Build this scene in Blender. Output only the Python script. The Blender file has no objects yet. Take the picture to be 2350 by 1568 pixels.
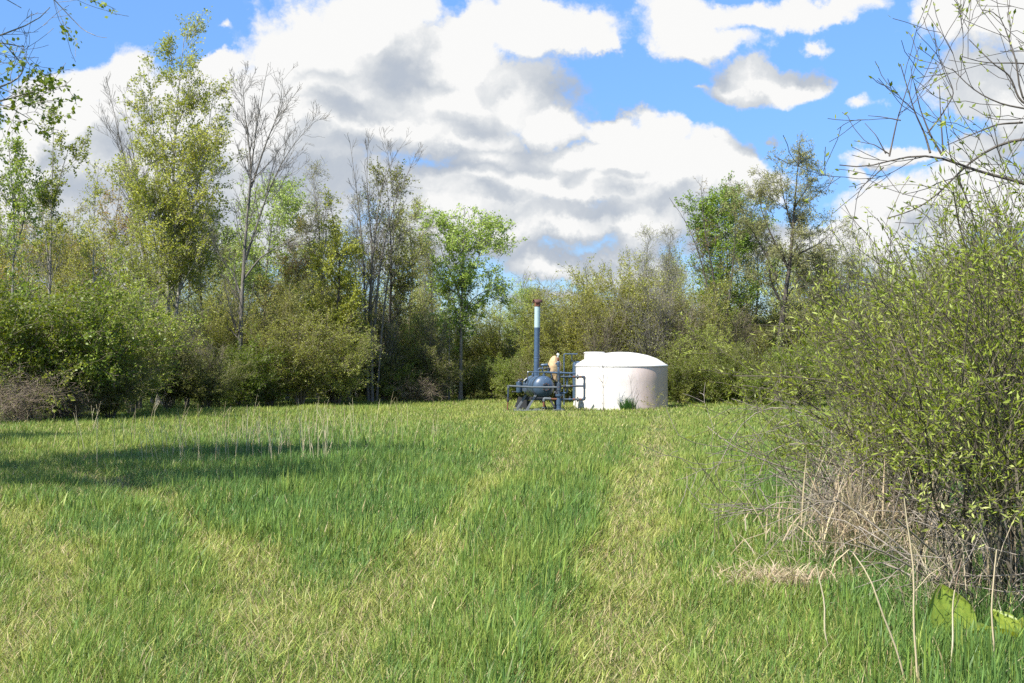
# a clearing in spring woods: gas equipment, a white water tank, budding trees
SUN_E = 5.0; SKY_S = 0.13; SKY_V = 1.0; SKY_SAT = 1.14; EXPO = 1.02; CB = 3.5; GD = 3000; TANK = (3.55, 39.7); DEBUG = False; DENO = False
import bpy, math, random
import numpy as np
from mathutils import Vector, Matrix
R = math.radians
F, HY, EYE = 2800.0, 825.0, 1.6          # lens / horizon / eye height measured on the photograph
scene = bpy.context.scene
COL = scene.collection

def at(x, y, Y):
    """a point seen at photo position (x, y) and standing Y metres away"""
    return Vector(((x - 1175) / F * Y, Y, EYE + (HY - y) / F * Y))

def ground_xy(x, y):
    Y = EYE * F / (y - HY)
    return ((x - 1175) / F * Y, Y)

# ------------------------------------------------------------------ tags
def tag(o, label=None, cat=None, group=None, kind=None):
    if label: o['label'] = label
    if cat: o['category'] = cat
    if group: o['group'] = group
    if kind: o['kind'] = kind
    return o

def empty(name, loc=(0, 0, 0), rz=0.0, label=None, cat=None, group=None):
    o = bpy.data.objects.new(name, None)
    o.location = loc; o.rotation_euler = (0, 0, rz); o.empty_display_size = 0.3
    COL.objects.link(o)
    return tag(o, label, cat, group)

def link(name, me, parent=None, loc=(0, 0, 0)):
    o = bpy.data.objects.new(name, me)
    o.location = loc
    COL.objects.link(o)
    if parent is not None: o.parent = parent
    return o

# ------------------------------------------------------------------ numpy meshes
class Blk:
    """a block of geometry: verts, faces (all the same size), material slot, a value per face"""
    def __init__(s, v, f, mat=0, tint=None, smooth=True, col=None):
        s.v = np.asarray(v, np.float32).reshape(-1, 3); s.f = np.asarray(f, np.int32)
        s.mat = mat; s.tint = tint; s.smooth = smooth; s.col = col

def mesh_np(name, blocks, mats):
    blocks = [b for b in blocks if len(b.f)]
    me = bpy.data.meshes.new(name)
    nv = sum(len(b.v) for b in blocks)
    nl = sum(b.f.size for b in blocks); nf = sum(len(b.f) for b in blocks)
    me.vertices.add(nv); me.loops.add(nl); me.polygons.add(nf)
    V = np.concatenate([b.v for b in blocks]); off = 0
    loops, start, mat, sm, tint = [], [], [], [], []
    ls = 0
    for b in blocks:
        k = b.f.shape[1]
        loops.append((b.f + off).ravel()); off += len(b.v)
        start.append(ls + np.arange(len(b.f)) * k); ls += b.f.size
        mat.append(np.full(len(b.f), b.mat)); sm.append(np.full(len(b.f), b.smooth))
        tint.append(np.zeros(len(b.f)) if b.tint is None else b.tint)
    me.vertices.foreach_set('co', V.ravel())
    me.loops.foreach_set('vertex_index', np.concatenate(loops).astype(np.int32))
    me.polygons.foreach_set('loop_start', np.concatenate(start).astype(np.int32))
    me.polygons.foreach_set('material_index', np.concatenate(mat).astype(np.int32))
    me.polygons.foreach_set('use_smooth', np.concatenate(sm).astype(bool))
    if any(b.tint is not None for b in blocks):
        a = me.attributes.new('tint', 'FLOAT', 'FACE')
        a.data.foreach_set('value', np.concatenate(tint).astype(np.float32))
    if any(b.col is not None for b in blocks):
        a = me.attributes.new('hue', 'FLOAT_COLOR', 'POINT')
        c = np.concatenate([b.col for b in blocks]).astype(np.float32)
        a.data.foreach_set('color', np.concatenate([c, np.ones((len(c), 1), np.float32)], 1).ravel())
    for m in mats: me.materials.append(m)
    me.update(calc_edges=True)
    return me

def nrm(v):
    return v / np.maximum(np.linalg.norm(v, axis=-1, keepdims=True), 1e-9)

def tubes(pts, rad, k, mat=0, smooth=True):
    """pts (N,m,3), rad (N,m): N tapered tubes as one block"""
    N, m, _ = pts.shape
    T = nrm(np.gradient(pts, axis=1))
    ref = nrm(np.cross(T.mean(1), np.array([0.31, 0.57, 0.21])) + 1e-6)[:, None, :]
    U = nrm(ref - T * (ref * T).sum(-1, keepdims=True)); W = np.cross(T, U)
    a = np.arange(k) * 2 * math.pi / k
    ca, sa = np.cos(a)[None, None, :, None], np.sin(a)[None, None, :, None]
    v = pts[:, :, None, :] + rad[:, :, None, None] * (U[:, :, None, :] * ca + W[:, :, None, :] * sa)
    b = (np.arange(N) * m * k)[:, None, None] + (np.arange(m - 1) * k)[None, :, None]
    j = np.arange(k)[None, None, :]; j2 = (j + 1) % k
    f = np.stack([b + j, b + j2, b + k + j2, b + k + j], -1).reshape(-1, 4)
    return Blk(v.reshape(-1, 3), f, mat, None, smooth)

def resample(p, n):
    p = np.asarray(p, float)
    s = np.concatenate([[0], np.cumsum(np.linalg.norm(np.diff(p, axis=0), axis=1))])
    t = np.linspace(0, s[-1], n)
    # smooth the polyline a little
    q = np.stack([np.interp(t, s, p[:, i]) for i in range(3)], 1)
    for _ in range(2):
        q[1:-1] = 0.25 * q[:-2] + 0.5 * q[1:-1] + 0.25 * q[2:]
    return q

def vnoise(x, y, seed=0):
    x = np.asarray(x, float); y = np.asarray(y, float)
    xi = np.floor(x).astype(np.int64); yi = np.floor(y).astype(np.int64)
    fx = x - xi; fy = y - yi; fx = fx * fx * (3 - 2 * fx); fy = fy * fy * (3 - 2 * fy)
    def h(a, b):
        n = (a * 374761393 + b * 668265263 + seed * 974711) & 0x7fffffff
        n = ((n ^ (n >> 13)) * 1274126177) & 0x7fffffff
        return ((n ^ (n >> 16)) & 0xffff) / 65535.0
    return (h(xi, yi) * (1 - fx) + h(xi + 1, yi) * fx) * (1 - fy) + (h(xi, yi + 1) * (1 - fx) + h(xi + 1, yi + 1) * fx) * fy

# ------------------------------------------------------------------ materials
def new_mat(name):
    m = bpy.data.materials.new(name); m.use_nodes = True
    nt = m.node_tree; nt.nodes.clear()
    out = nt.nodes.new('ShaderNodeOutputMaterial')
    return m, nt, out

def N(nt, typ, **kw):
    n = nt.nodes.new(typ)
    for k, v in kw.items():
        if k.startswith('i_'):
            key = k[2:]
            n.inputs[int(key) if key.isdigit() else key.replace('_', ' ')].default_value = v
        else: setattr(n, k, v)
    return n

def ramp(nt, stops, interp='LINEAR'):
    n = nt.nodes.new('ShaderNodeValToRGB'); e = n.color_ramp.elements
    n.color_ramp.interpolation = interp
    while len(e) < len(stops): e.new(0.5)
    for el, (p, c) in zip(e, stops):
        el.position = p; el.color = (*c, 1) if len(c) == 3 else c
    return n

def leaf_mat(name, cols, trans=0.35, rough=0.45, spec=0.3, spread=0.35):
    m, nt, out = new_mat(name); L = nt.links.new
    at_ = N(nt, 'ShaderNodeAttribute', attribute_name='tint')
    k = len(cols)
    rp = ramp(nt, [(i / max(1, k - 1), c) for i, c in enumerate(cols)])
    oi = N(nt, 'ShaderNodeObjectInfo')
    L(at_.outputs['Fac'], rp.inputs['Fac'])
    hsv = N(nt, 'ShaderNodeHueSaturation')
    mr = N(nt, 'ShaderNodeMapRange', i_3=1 - spread * .5, i_4=1 + spread * .5)
    L(oi.outputs['Random'], mr.inputs[0]); L(mr.outputs[0], hsv.inputs['Value'])
    mr2 = N(nt, 'ShaderNodeMapRange', i_3=0.485, i_4=0.512)
    L(oi.outputs['Random'], mr2.inputs[0]); L(mr2.outputs[0], hsv.inputs['Hue'])
    L(rp.outputs['Color'], hsv.inputs['Color'])
    bs = N(nt, 'ShaderNodeBsdfPrincipled', i_Roughness=rough)
    bs.inputs['Specular IOR Level'].default_value = spec
    tr = N(nt, 'ShaderNodeBsdfTranslucent')
    L(hsv.outputs['Color'], bs.inputs['Base Color'])
    hs2 = N(nt, 'ShaderNodeHueSaturation', i_Hue=0.485, i_Saturation=1.1, i_Value=1.5)
    L(hsv.outputs['Color'], hs2.inputs['Color']); L(hs2.outputs['Color'], tr.inputs['Color'])
    mx = N(nt, 'ShaderNodeMixShader', i_0=trans)
    L(bs.outputs[0], mx.inputs[1]); L(tr.outputs[0], mx.inputs[2]); L(mx.outputs[0], out.inputs[0])
    return m

def bark_mat(name, c0, c1, scale=18.0):
    m, nt, out = new_mat(name); L = nt.links.new
    tc = N(nt, 'ShaderNodeTexCoord')
    mp = N(nt, 'ShaderNodeMapping'); mp.inputs['Scale'].default_value = (1, 1, 0.3)
    no = N(nt, 'ShaderNodeTexNoise', i_Scale=scale, i_Detail=6.0, i_Roughness=0.65)
    L(tc.outputs['Object'], mp.inputs[0]); L(mp.outputs[0], no.inputs['Vector'])
    rp = ramp(nt, [(0.32, c0), (0.68, c1)]); L(no.outputs['Fac'], rp.inputs[0])
    bs = N(nt, 'ShaderNodeBsdfPrincipled', i_Roughness=0.85)
    bs.inputs['Specular IOR Level'].default_value = 0.2
    bp = N(nt, 'ShaderNodeBump', i_Strength=0.6, i_Distance=0.02)
    L(no.outputs['Fac'], bp.inputs['Height']); L(bp.outputs[0], bs.inputs['Normal'])
    L(rp.outputs[0], bs.inputs['Base Color']); L(bs.outputs[0], out.inputs[0])
    return m
# ------------------------------------------------------------------ camera
cam = bpy.data.cameras.new('camera'); camo = bpy.data.objects.new('camera', cam); COL.objects.link(camo)
cam.sensor_width = 23.5; cam.lens = 28.0; cam.clip_start = 0.05; cam.clip_end = 3000
camo.location = (0, 0, EYE)
camo.rotation_euler = (R(90) + math.atan((HY - 784) / F), 0, 0)
scene.camera = camo

# ------------------------------------------------------------------ sun and sky
SUN_AZ = (-0.75, -0.66); SUN_EL = R(52)
sl = bpy.data.lights.new('sun', 'SUN'); sl.energy = SUN_E; sl.angle = R(0.53); sl.color = (1.0, 0.955, 0.88)
so = bpy.data.objects.new('sun', sl); COL.objects.link(so)
sd = Vector((SUN_AZ[0] * math.cos(SUN_EL), SUN_AZ[1] * math.cos(SUN_EL), math.sin(SUN_EL))).normalized()
so.rotation_euler = sd.to_track_quat('Z', 'Y').to_euler(); so.location = (-20, -15, 30)

W = bpy.data.worlds.new('World'); scene.world = W; W.use_nodes = True
W.cycles.sampling_method = 'MANUAL'; W.cycles.sample_map_resolution = 256
nt = W.node_tree; nt.nodes.clear(); L = nt.links.new
wout = N(nt, 'ShaderNodeOutputWorld'); bg = N(nt, 'ShaderNodeBackground', i_Strength=SKY_S)
sky = N(nt, 'ShaderNodeTexSky', sky_type='NISHITA', sun_disc=False)
sky.sun_elevation = SUN_EL; sky.sun_rotation = math.atan2(sd.x, sd.y)
sky.air_density = 1.0; sky.dust_density = 0.3; sky.ozone_density = 2.5
tc = N(nt, 'ShaderNodeTexCoord')
sep = N(nt, 'ShaderNodeSeparateXYZ'); L(tc.outputs['Generated'], sep.inputs[0])
def M(op, a, b=None, c=None, clamp=False):
    n = N(nt, 'ShaderNodeMath', operation=op); n.use_clamp = clamp
    for i, v in enumerate((a, b, c)):
        if v is None: continue
        if isinstance(v, (int, float)): n.inputs[i].default_value = v
        else: L(v, n.inputs[i])
    return n.outputs[0]
ay = M('MAXIMUM', M('ABSOLUTE', sep.outputs[1]), 0.3)
u = M('DIVIDE', sep.outputs[0], ay); v = M('DIVIDE', sep.outputs[2], ay)
cmb = N(nt, 'ShaderNodeCombineXYZ'); L(u, cmb.inputs[0]); L(v, cmb.inputs[1])

# cloud bodies: direction (x, y), half width, half height, how much thinner than a full cloud
CL = [(720,95,165,100,0),(860,50,130,105,0),(760,205,230,55,0),(640,170,60,60,.1),(1030,130,120,75,0),(1130,70,90,50,0),(1250,55,160,70,0),(1370,90,70,35,.25),
      (1000,240,290,75,0),(1190,220,120,75,0),(1270,280,75,55,.1),(900,310,330,55,0),(620,290,250,100,0),(1050,320,200,40,0),(1390,270,85,35,.35),
      (1470,325,75,55,0),(1340,365,240,38,0),(1120,370,110,35,.05),(1600,365,80,70,0),(1690,400,70,60,0),(1760,430,60,40,.1),(1530,440,200,65,0),
      (1250,440,320,55,0),(1000,450,230,70,0),(1330,520,220,45,0),(1150,520,160,60,0),(1480,520,150,60,0),(1270,603,120,32,0),(1450,610,120,40,0),(980,570,120,60,.1),
      (335,140,55,60,0),(90,205,70,50,0),(240,215,150,60,0),(150,300,180,70,0),(500,150,38,45,.1),(430,240,170,90,0),(500,350,280,110,0),(300,400,250,120,0),(80,420,120,110,0),
      (480,70,40,30,.75),(1590,20,150,60,.2),(1800,5,220,45,.22),(1580,80,110,60,.3),(1670,70,130,50,.38),(1880,85,60,35,.6),(1740,165,140,50,.12),(1680,200,110,36,.25),(1850,175,90,42,.25),(1570,190,50,25,.75),
      (2220,50,140,75,0),(2400,60,140,90,0),(2250,200,150,70,.1),(2380,250,120,120,.1),(2000,250,60,35,.55),(1780,300,40,25,.7),(2080,375,140,30,.35),(1990,410,60,30,.45),(2080,470,150,50,.05),(2280,470,220,90,0),(2000,540,150,50,.1),(2250,340,160,60,.3),
      (1100,430,160,50,.05),(900,440,160,60,.1),(1040,160,120,60,.05),(1400,300,120,40,.2),(1800,560,200,60,.1),(1320,675,260,22,.3),(600,480,250,120,.05),(300,560,300,100,.1),(2150,620,250,80,.15)]
CL += [(-700,100,380,170,0),(-300,330,260,110,.1),(2900,120,330,150,0),(3600,420,420,200,.1),(-1500,-300,600,260,.1),(300,-600,500,240,.1),(1700,-700,560,220,.15),(3200,-900,600,300,.1),(900,-1600,900,360,.15)]
def bodies(name, soft):
    grp = bpy.data.node_groups.new(name, 'ShaderNodeTree')
    grp.interface.new_socket('p', in_out='INPUT', socket_type='NodeSocketVector')
    grp.interface.new_socket('d', in_out='OUTPUT', socket_type='NodeSocketFloat')
    gi = grp.nodes.new('NodeGroupInput'); go = grp.nodes.new('NodeGroupOutput')
    prev = None
    for (cx, cy, rx, ry, w) in CL:
        cu, cv, ru, rv = (cx - 1175) / F, (HY - cy) / F, rx / F, ry / F
        a = grp.nodes.new('ShaderNodeVectorMath'); a.operation = 'MULTIPLY_ADD'
        grp.links.new(gi.outputs[0], a.inputs[0])
        a.inputs[1].default_value = (1 / ru, 1 / rv, 0); a.inputs[2].default_value = (-cu / ru, -cv / rv, 0)
        b = grp.nodes.new('ShaderNodeVectorMath'); b.operation = 'LENGTH'; grp.links.new(a.outputs[0], b.inputs[0])
        o = b.outputs['Value']
        if w:
            c = grp.nodes.new('ShaderNodeMath'); c.operation = 'ADD'; c.inputs[1].default_value = w
            grp.links.new(o, c.inputs[0]); o = c.outputs[0]
        if prev is None: prev = o
        else:
            s = grp.nodes.new('ShaderNodeMath'); s.operation = 'SMOOTH_MIN'; s.inputs[2].default_value = soft
            grp.links.new(prev, s.inputs[0]); grp.links.new(o, s.inputs[1]); prev = s.outputs[0]
    c = grp.nodes.new('ShaderNodeMath'); c.operation = 'SUBTRACT'; c.inputs[0].default_value = 1.18
    grp.links.new(prev, c.inputs[1]); grp.links.new(c.outputs[0], go.inputs[0])
    return grp
grp = bodies('cloud_bodies', 0.4); grps = bodies('cloud_cells', 0.14)

n1 = N(nt, 'ShaderNodeTexNoise', i_Scale=8.0, i_Detail=8.0, i_Roughness=0.6); L(cmb.outputs[0], n1.inputs['Vector'])
wv = N(nt, 'ShaderNodeVectorMath', operation='MULTIPLY_ADD'); L(n1.outputs['Color'], wv.inputs[0])
wv.inputs[1].default_value = (0.13, 0.11, 0); wv.inputs[2].default_value = (-0.065, -0.055, 0)
pv = N(nt, 'ShaderNodeVectorMath', operation='ADD'); L(cmb.outputs[0], pv.inputs[0]); L(wv.outputs[0], pv.inputs[1])
g1 = N(nt, 'ShaderNodeGroup'); g1.node_tree = grp; L(pv.outputs[0], g1.inputs[0])
po = N(nt, 'ShaderNodeVectorMath', operation='ADD'); L(pv.outputs[0], po.inputs[0]); po.inputs[1].default_value = (-0.016, 0.050, 0)
g3 = N(nt, 'ShaderNodeGroup'); g3.node_tree = grps; L(pv.outputs[0], g3.inputs[0])
g2 = N(nt, 'ShaderNodeGroup'); g2.node_tree = grps; L(po.outputs[0], g2.inputs[0])
n2 = N(nt, 'ShaderNodeTexVoronoi', voronoi_dimensions='2D', feature='F1', normalize=True, i_Scale=15.0, i_Detail=4.0, i_Roughness=0.6); L(pv.outputs[0], n2.inputs['Vector'])
puff = M('SUBTRACT', 0.36, n2.outputs['Distance'])
n3 = N(nt, 'ShaderNodeTexNoise', i_Scale=30.0, i_Detail=8.0, i_Roughness=0.66); L(cmb.outputs[0], n3.inputs['Vector'])
fine = M('SUBTRACT', n3.outputs['Fac'], 0.5)
d = M('ADD', g1.outputs[0], M('ADD', M('MULTIPLY', puff, 1.05), M('MULTIPLY', fine, 1.0)))
mr = N(nt, 'ShaderNodeMapRange', interpolation_type='SMOOTHSTEP', i_1=-0.06, i_2=0.40); L(d, mr.inputs[0])
alpha = mr.outputs[0]
lit = M('ADD', M('MULTIPLY', M('SUBTRACT', g3.outputs[0], g2.outputs[0]), 0.82), M('ADD', M('MULTIPLY', puff, 0.95), M('MULTIPLY', fine, 0.45)))
lit = M('ADD', lit, M('MULTIPLY', M('SUBTRACT', n1.outputs['Fac'], 0.5), 0.45))
lit = M('ADD', lit, 0.66, clamp=True)
cr = ramp(nt, [(0.0, (CB*.48, CB*.55, CB*.66)), (0.4, (CB*.60, CB*.65, CB*.72)), (0.74, (CB*.80, CB*.83, CB*.86)), (1.0, (CB*1.04, CB*1.04, CB*1.03))]); L(lit, cr.inputs[0])
hs = N(nt, 'ShaderNodeHueSaturation', i_Hue=0.5, i_Saturation=SKY_SAT, i_Value=SKY_V); L(sky.outputs[0], hs.inputs['Color'])
hz = ramp(nt, [(0.0, (.36, .42, .55)), (0.12, (.40, .49, .66)), (0.22, (.55, .64, .80)), (0.40, (.84, .88, .94)), (1.0, (1, 1, 1))]); L(sep.outputs[2], hz.inputs[0])
mh = N(nt, 'ShaderNodeMix', data_type='RGBA', blend_type='MULTIPLY', i_0=1.0); L(hs.outputs[0], mh.inputs[6]); L(hz.outputs[0], mh.inputs[7])
mx = N(nt, 'ShaderNodeMix', data_type='RGBA'); L(alpha, mx.inputs[0]); L(mh.outputs[2], mx.inputs[6]); L(cr.outputs[0], mx.inputs[7])
L(mx.outputs[2], bg.inputs['Color']); L(bg.outputs[0], wout.inputs[0])

vs = scene.view_settings; vs.view_transform = 'Standard'; vs.look = 'None'; vs.exposure = EXPO; vs.gamma = 1
cy = scene.cycles; cy.max_bounces = 8; cy.diffuse_bounces = 5; cy.glossy_bounces = 2; cy.transmission_bounces = 4; cy.transparent_max_bounces = 8
cy.caustics_reflective = False; cy.caustics_refractive = False
cy.sample_clamp_indirect = 6
cy.use_denoising = DENO
# ------------------------------------------------------------------ ground
TRACKS = [[(0.50,4.0),(.55,6.3),(.86,9.4),(1.45,14.5),(2.3,20),(3.2,27),(4.1,34)],
          [(-1.0,4.0),(-.85,7.8),(-.53,12),(-.1,18),(.25,25.6),(.5,33)],
          [(-1.3,6.5),(-2.1,9.6),(-2.75,11),(-4.2,14.2),(-6.5,17.5)],
          [(-2.4,5.0),(-2.76,7.2),(-3.5,9.4),(-5.0,12.2),(-7.0,14.5)]]
TW = [.23, .18, .17, .18]; TS = [1.3, .85, 1.0, .95]
def track(x, y):
    """0..1: how close to the middle of a wheel track"""
    x = np.asarray(x, float); y = np.asarray(y, float); best = np.zeros_like(x)
    wob = (vnoise(x * 1.6, y * 1.6, 5) - .5) * .32
    for T, w, q in zip(TRACKS, TW, TS):
        for (x0, y0), (x1, y1) in zip(T[:-1], T[1:]):
            dx, dy = x1 - x0, y1 - y0
            t = np.clip(((x - x0) * dx + (y - y0) * dy) / (dx * dx + dy * dy), 0, 1)
            dd = np.hypot(x - x0 - t * dx, y - y0 - t * dy) + wob
            best = np.maximum(best, q * np.clip(1.3 - np.maximum(dd, 0) / w / 1.5, 0, 1))
    return best
def gh(x, y):
    h = (vnoise(np.asarray(x) * .35 + 7, np.asarray(y) * .35, 2) - .5) * .10 + (vnoise(np.asarray(x) * 1.1, np.asarray(y) * 1.1, 3) - .5) * .05
    return h * np.clip((np.asarray(y) - 1) / 6, 0, 1) - .04 * track(x, y)

def soil_mat():
    m, nt, out = new_mat('soil'); L = nt.links.new
    tc = N(nt, 'ShaderNodeTexCoord')
    n1 = N(nt, 'ShaderNodeTexNoise', i_Scale=22.0, i_Detail=6.0, i_Roughness=.7); L(tc.outputs['Object'], n1.inputs['Vector'])
    n2 = N(nt, 'ShaderNodeTexNoise', i_Scale=.5, i_Detail=4.0); L(tc.outputs['Object'], n2.inputs['Vector'])
    r1 = ramp(nt, [(.3, (.03, .036, .012)), (.55, (.055, .075, .02)), (.75, (.15, .15, .06))]); L(n1.outputs[0], r1.inputs[0])
    r2 = ramp(nt, [(.35, (.05, .085, .020)), (.65, (.09, .125, .032))]); L(n2.outputs[0], r2.inputs[0])
    mx = N(nt, 'ShaderNodeMix', data_type='RGBA', i_0=.5); L(r1.outputs[0], mx.inputs[6]); L(r2.outputs[0], mx.inputs[7])
    bs = N(nt, 'ShaderNodeBsdfPrincipled', i_Roughness=.95); L(mx.outputs[2], bs.inputs['Base Color'])
    bp = N(nt, 'ShaderNodeBump', i_Strength=.7, i_Distance=.03); L(n1.outputs[0], bp.inputs['Height']); L(bp.outputs[0], bs.inputs['Normal'])
    L(bs.outputs[0], out.inputs[0]); return m

gx = np.concatenate([[-900, -400, -180, -90, -50], np.linspace(-34, 34, 230), [50, 90, 180, 400, 900]])
gy = np.concatenate([[-300, -100, -30, -8], np.linspace(-2, 62, 215), [75, 100, 160, 300, 600, 1500]])
X, Y = np.meshgrid(gx, gy); Z = gh(X, Y) * (np.abs(X) < 36) * (Y < 64)
nx, ny = len(gx), len(gy); ii = (np.arange(ny - 1)[:, None] * nx + np.arange(nx - 1)[None, :])
gf = np.stack([ii, ii + 1, ii + nx + 1, ii + nx], -1).reshape(-1, 4)
tag(link('ground', mesh_np('ground', [Blk(np.stack([X, Y, Z], -1), gf)], [soil_mat()])), kind='structure')

# ------------------------------------------------------------------ grass: every blade carries its own colour
def grass_mat():
    m, nt, out = new_mat('grass_blade'); L = nt.links.new
    a = N(nt, 'ShaderNodeAttribute', attribute_name='hue')
    bs = N(nt, 'ShaderNodeBsdfPrincipled', i_Roughness=.42); bs.inputs['Specular IOR Level'].default_value = .17
    L(a.outputs['Color'], bs.inputs['Base Color'])
    hs = N(nt, 'ShaderNodeHueSaturation', i_Hue=.49, i_Saturation=1.05, i_Value=1.3); L(a.outputs['Color'], hs.inputs['Color'])
    tr = N(nt, 'ShaderNodeBsdfTranslucent'); L(hs.outputs[0], tr.inputs['Color'])
    mx = N(nt, 'ShaderNodeMixShader', i_0=.33); L(bs.outputs[0], mx.inputs[1]); L(tr.outputs[0], mx.inputs[2]); L(mx.outputs[0], out.inputs[0])
    return m
GRASS = grass_mat()

def blades(x, y, z, h, w, lean, az, col, seg, curl=1.0, rng=None):
    """N bent tapering blades as quads (the last one closes to the tip)"""
    n = len(x); t = np.linspace(0, 1, seg + 1)[None, :]
    px = np.cos(az)[:, None]; py = np.sin(az)[:, None]
    ang = lean[:, None] * (0.35 + 0.65 * curl * t)                    # angle from the vertical, growing to the tip
    st = h[:, None] / seg
    r = np.concatenate([np.zeros((n, 1)), np.cumsum(np.sin(ang[:, 1:]) * st, 1)], 1)
    zz = np.concatenate([np.zeros((n, 1)), np.cumsum(np.cos(ang[:, 1:]) * st, 1)], 1)
    C = np.stack([x[:, None] + px * r, y[:, None] + py * r, z[:, None] + zz], -1)
    fa = az + math.pi / 2 + rng.uniform(-.9, .9, n)
    wv = w[:, None] * np.array([[.75, 1.0, .72, .12] if seg == 3 else [.8, .85, .1]]) * .5
    S = np.stack([np.cos(fa)[:, None] * wv, np.sin(fa)[:, None] * wv, 0 * wv], -1)
    V = np.stack([C - S, C + S], 2).reshape(n, -1, 3)                   # n, (seg+1)*2, 3
    b = (np.arange(n) * (seg + 1) * 2)[:, None, None]
    k = (np.arange(seg) * 2)[None, :, None]
    f = (b + k + np.array([0, 1, 3, 2])[None, None, :]).reshape(-1, 4)
    return Blk(V.reshape(-1, 3), f, 0, None, True, np.repeat(col, (seg + 1) * 2, axis=0))

def grass_field():
    rng = np.random.default_rng(11)
    ys = np.linspace(3.6, 60, 400); dy = ys[1] - ys[0]
    dens = GD * (8 / np.maximum(ys, 6.5)) ** 1.55
    width = 0.94 * ys + 3.5
    cnt = rng.poisson(dens * width * dy)
    y = np.repeat(ys, cnt) + rng.uniform(0, dy, cnt.sum())
    x = rng.uniform(-.5, .5, len(y)) * (0.94 * y + 3.5)
    # tussocks: pull blades towards their clump centres a little
    cx = np.round(x / .22 + vnoise(x * 4, y * 4, 8)) * .22; cyy = np.round(y / .22 + vnoise(x * 4, y * 4, 9)) * .22
    k = rng.uniform(0, .45, len(x)); x = x + (cx - x) * k * .6; y = y + (cyy - y) * k * .6
    tr = track(x, y)
    big = vnoise(x * .22 + 3, y * .22, 21); mid = vnoise(x * .8, y * .8, 22); sml = vnoise(x * 3.1, y * 3.1, 23)
    # the lush strip on the left, the mown pad round the equipment, the tall foot of the thicket on the right
    lush = np.clip(1.1 - np.abs(x + 2.2 + .12 * (y - 14)) / 3.6, 0, 1) * np.clip((y - 8) / 4, 0, 1) * np.clip((30 - y) / 9, 0, 1)
    right = np.clip((x - (.9 + .11 * y)) / .7, 0, 1) * np.clip((22 - y) / 7, 0, 1)
    pad = np.clip((y - 28) / 5, 0, 1) * np.clip(1 - np.abs(x - 1.5) / 5.5, 0, 1)
    between = np.clip(1 - np.abs(x - (.15 + .07 * (y - 8))) / .75, 0, 1) * np.clip((26 - y) / 10, 0, 1)
    verge = np.clip(1 - np.abs(x - np.interp(y, [4, 6.3, 9.4, 14.5, 20, 27, 34], [.0, .05, .34, .90, 1.7, 2.6, 3.5])) / .33, 0, 1) * np.clip((28 - y) / 8, 0, 1)
    tall = np.clip(.20 * verge + .36 + .42 * lush + .6 * right + .3 * (big - .5) + .4 * (mid - .5) + .15 * between - .30 * tr - .35 * pad, 0, 1)
    h = (.075 + .165 * tall) * rng.uniform(.55, 1.25, len(x)) * (.8 + .4 * sml)
    h *= np.where((y > 30), .95, 1)
    scl = (np.maximum(y, 7) / 8) ** .62
    w = (.0046 + .0042 * tall) * rng.uniform(.55, 1.3, len(x)) * scl; fat = rng.random(len(x)) < .07; w[fat] *= 1.8; h[fat] *= 1.25
    lean = np.clip(rng.normal(.40, .42, len(x)) + .45 * tr * rng.uniform(.2, 1.6, len(x)) + .22 * (1 - tall), .02, 1.45)
    az = rng.uniform(0, 2 * math.pi, len(x)); m = rng.random(len(x)) < .35; az[m] = rng.normal(.5, .6, m.sum())
    # colours: blue-green lush, fresh green, yellow-green short, straw
    A = np.array([.110, .200, .053]); B = np.array([.180, .262, .048]); C_ = np.array([.325, .350, .090]); D = np.array([.50, .42, .215]); E = np.array([.27, .19, .085])
    warm = np.clip(.44 + .55 * tr + .45 * pad - .45 * lush - .42 * right - .22 * verge + .5 * (mid - .5) + .4 * (big - .5) + .4 * (sml - .5) + rng.normal(0, .24, len(x)), 0, 1)[:, None]
    col = np.where(warm < .5, A + (B - A) * warm * 2, B + (C_ - B) * (warm * 2 - 1))
    q = rng.random(len(x)); pst = .09 + .14 * tr + .10 * (1 - tall) * (y < 30) + .04 * (y > 25)
    pst = pst + .35 * np.clip(1 - np.hypot((x - 1.75) / .75, (y - 8.6) / .55), 0, 1)        # the flattened straw patch
    s = q < pst; col[s] = D * rng.uniform(.7, 1.1, (s.sum(), 1)); s2 = s & (rng.random(len(x)) < .25); col[s2] = E
    h[s] *= .8; lean[s] = np.clip(lean[s] + rng.uniform(0, .9, s.sum()), 0, 1.5)
    col = col * rng.uniform(.6, 1.35, (len(x), 1))
    h *= 1 - .35 * np.clip(1.3 - np.hypot((x - 1.85) / .55, (y - 8.35) / .4), 0, 1) - .6 * np.clip(1.4 - np.hypot(x - 2.47, y - 6.62) / .22, 0, 1)
    keep = (np.hypot(x - TANK[0], y - TANK[1]) > 1.47)
    keep &= ~((np.abs(x - 1.0) < 1.3) & (np.abs(y - 37.9) < 1.0) & (rng.random(len(x)) < .4))
    z = gh(x, y) - .005
    out = []
    for lo, hi, seg in ((0, 13, 3), (13, 99, 2)):
        k = keep & (y >= lo) & (y < hi)
        out.append(blades(x[k], y[k], z[k], h[k], w[k], lean[k], az[k], col[k], seg, 1.0, rng))
    # matted thatch lying low between the standing blades
    cnt = rng.poisson(dens * .5 * width * dy); y = np.repeat(ys, cnt) + rng.uniform(0, dy, cnt.sum()); n = len(y)
    x = rng.uniform(-.5, .5, n) * (0.94 * y + 3.5); tr = track(x, y); k = (np.hypot(x - TANK[0], y - TANK[1]) > 1.47)
    x, y, tr = x[k], y[k], tr[k]; n = len(x); sc_ = (np.maximum(y, 7) / 8) ** .62; q = rng.random(n)
    col = np.where((q < .16 + .16 * tr)[:, None], D * .85, np.where((q < .6)[:, None], C_, B)) * rng.uniform(.6, 1.2, (n, 1))
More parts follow.
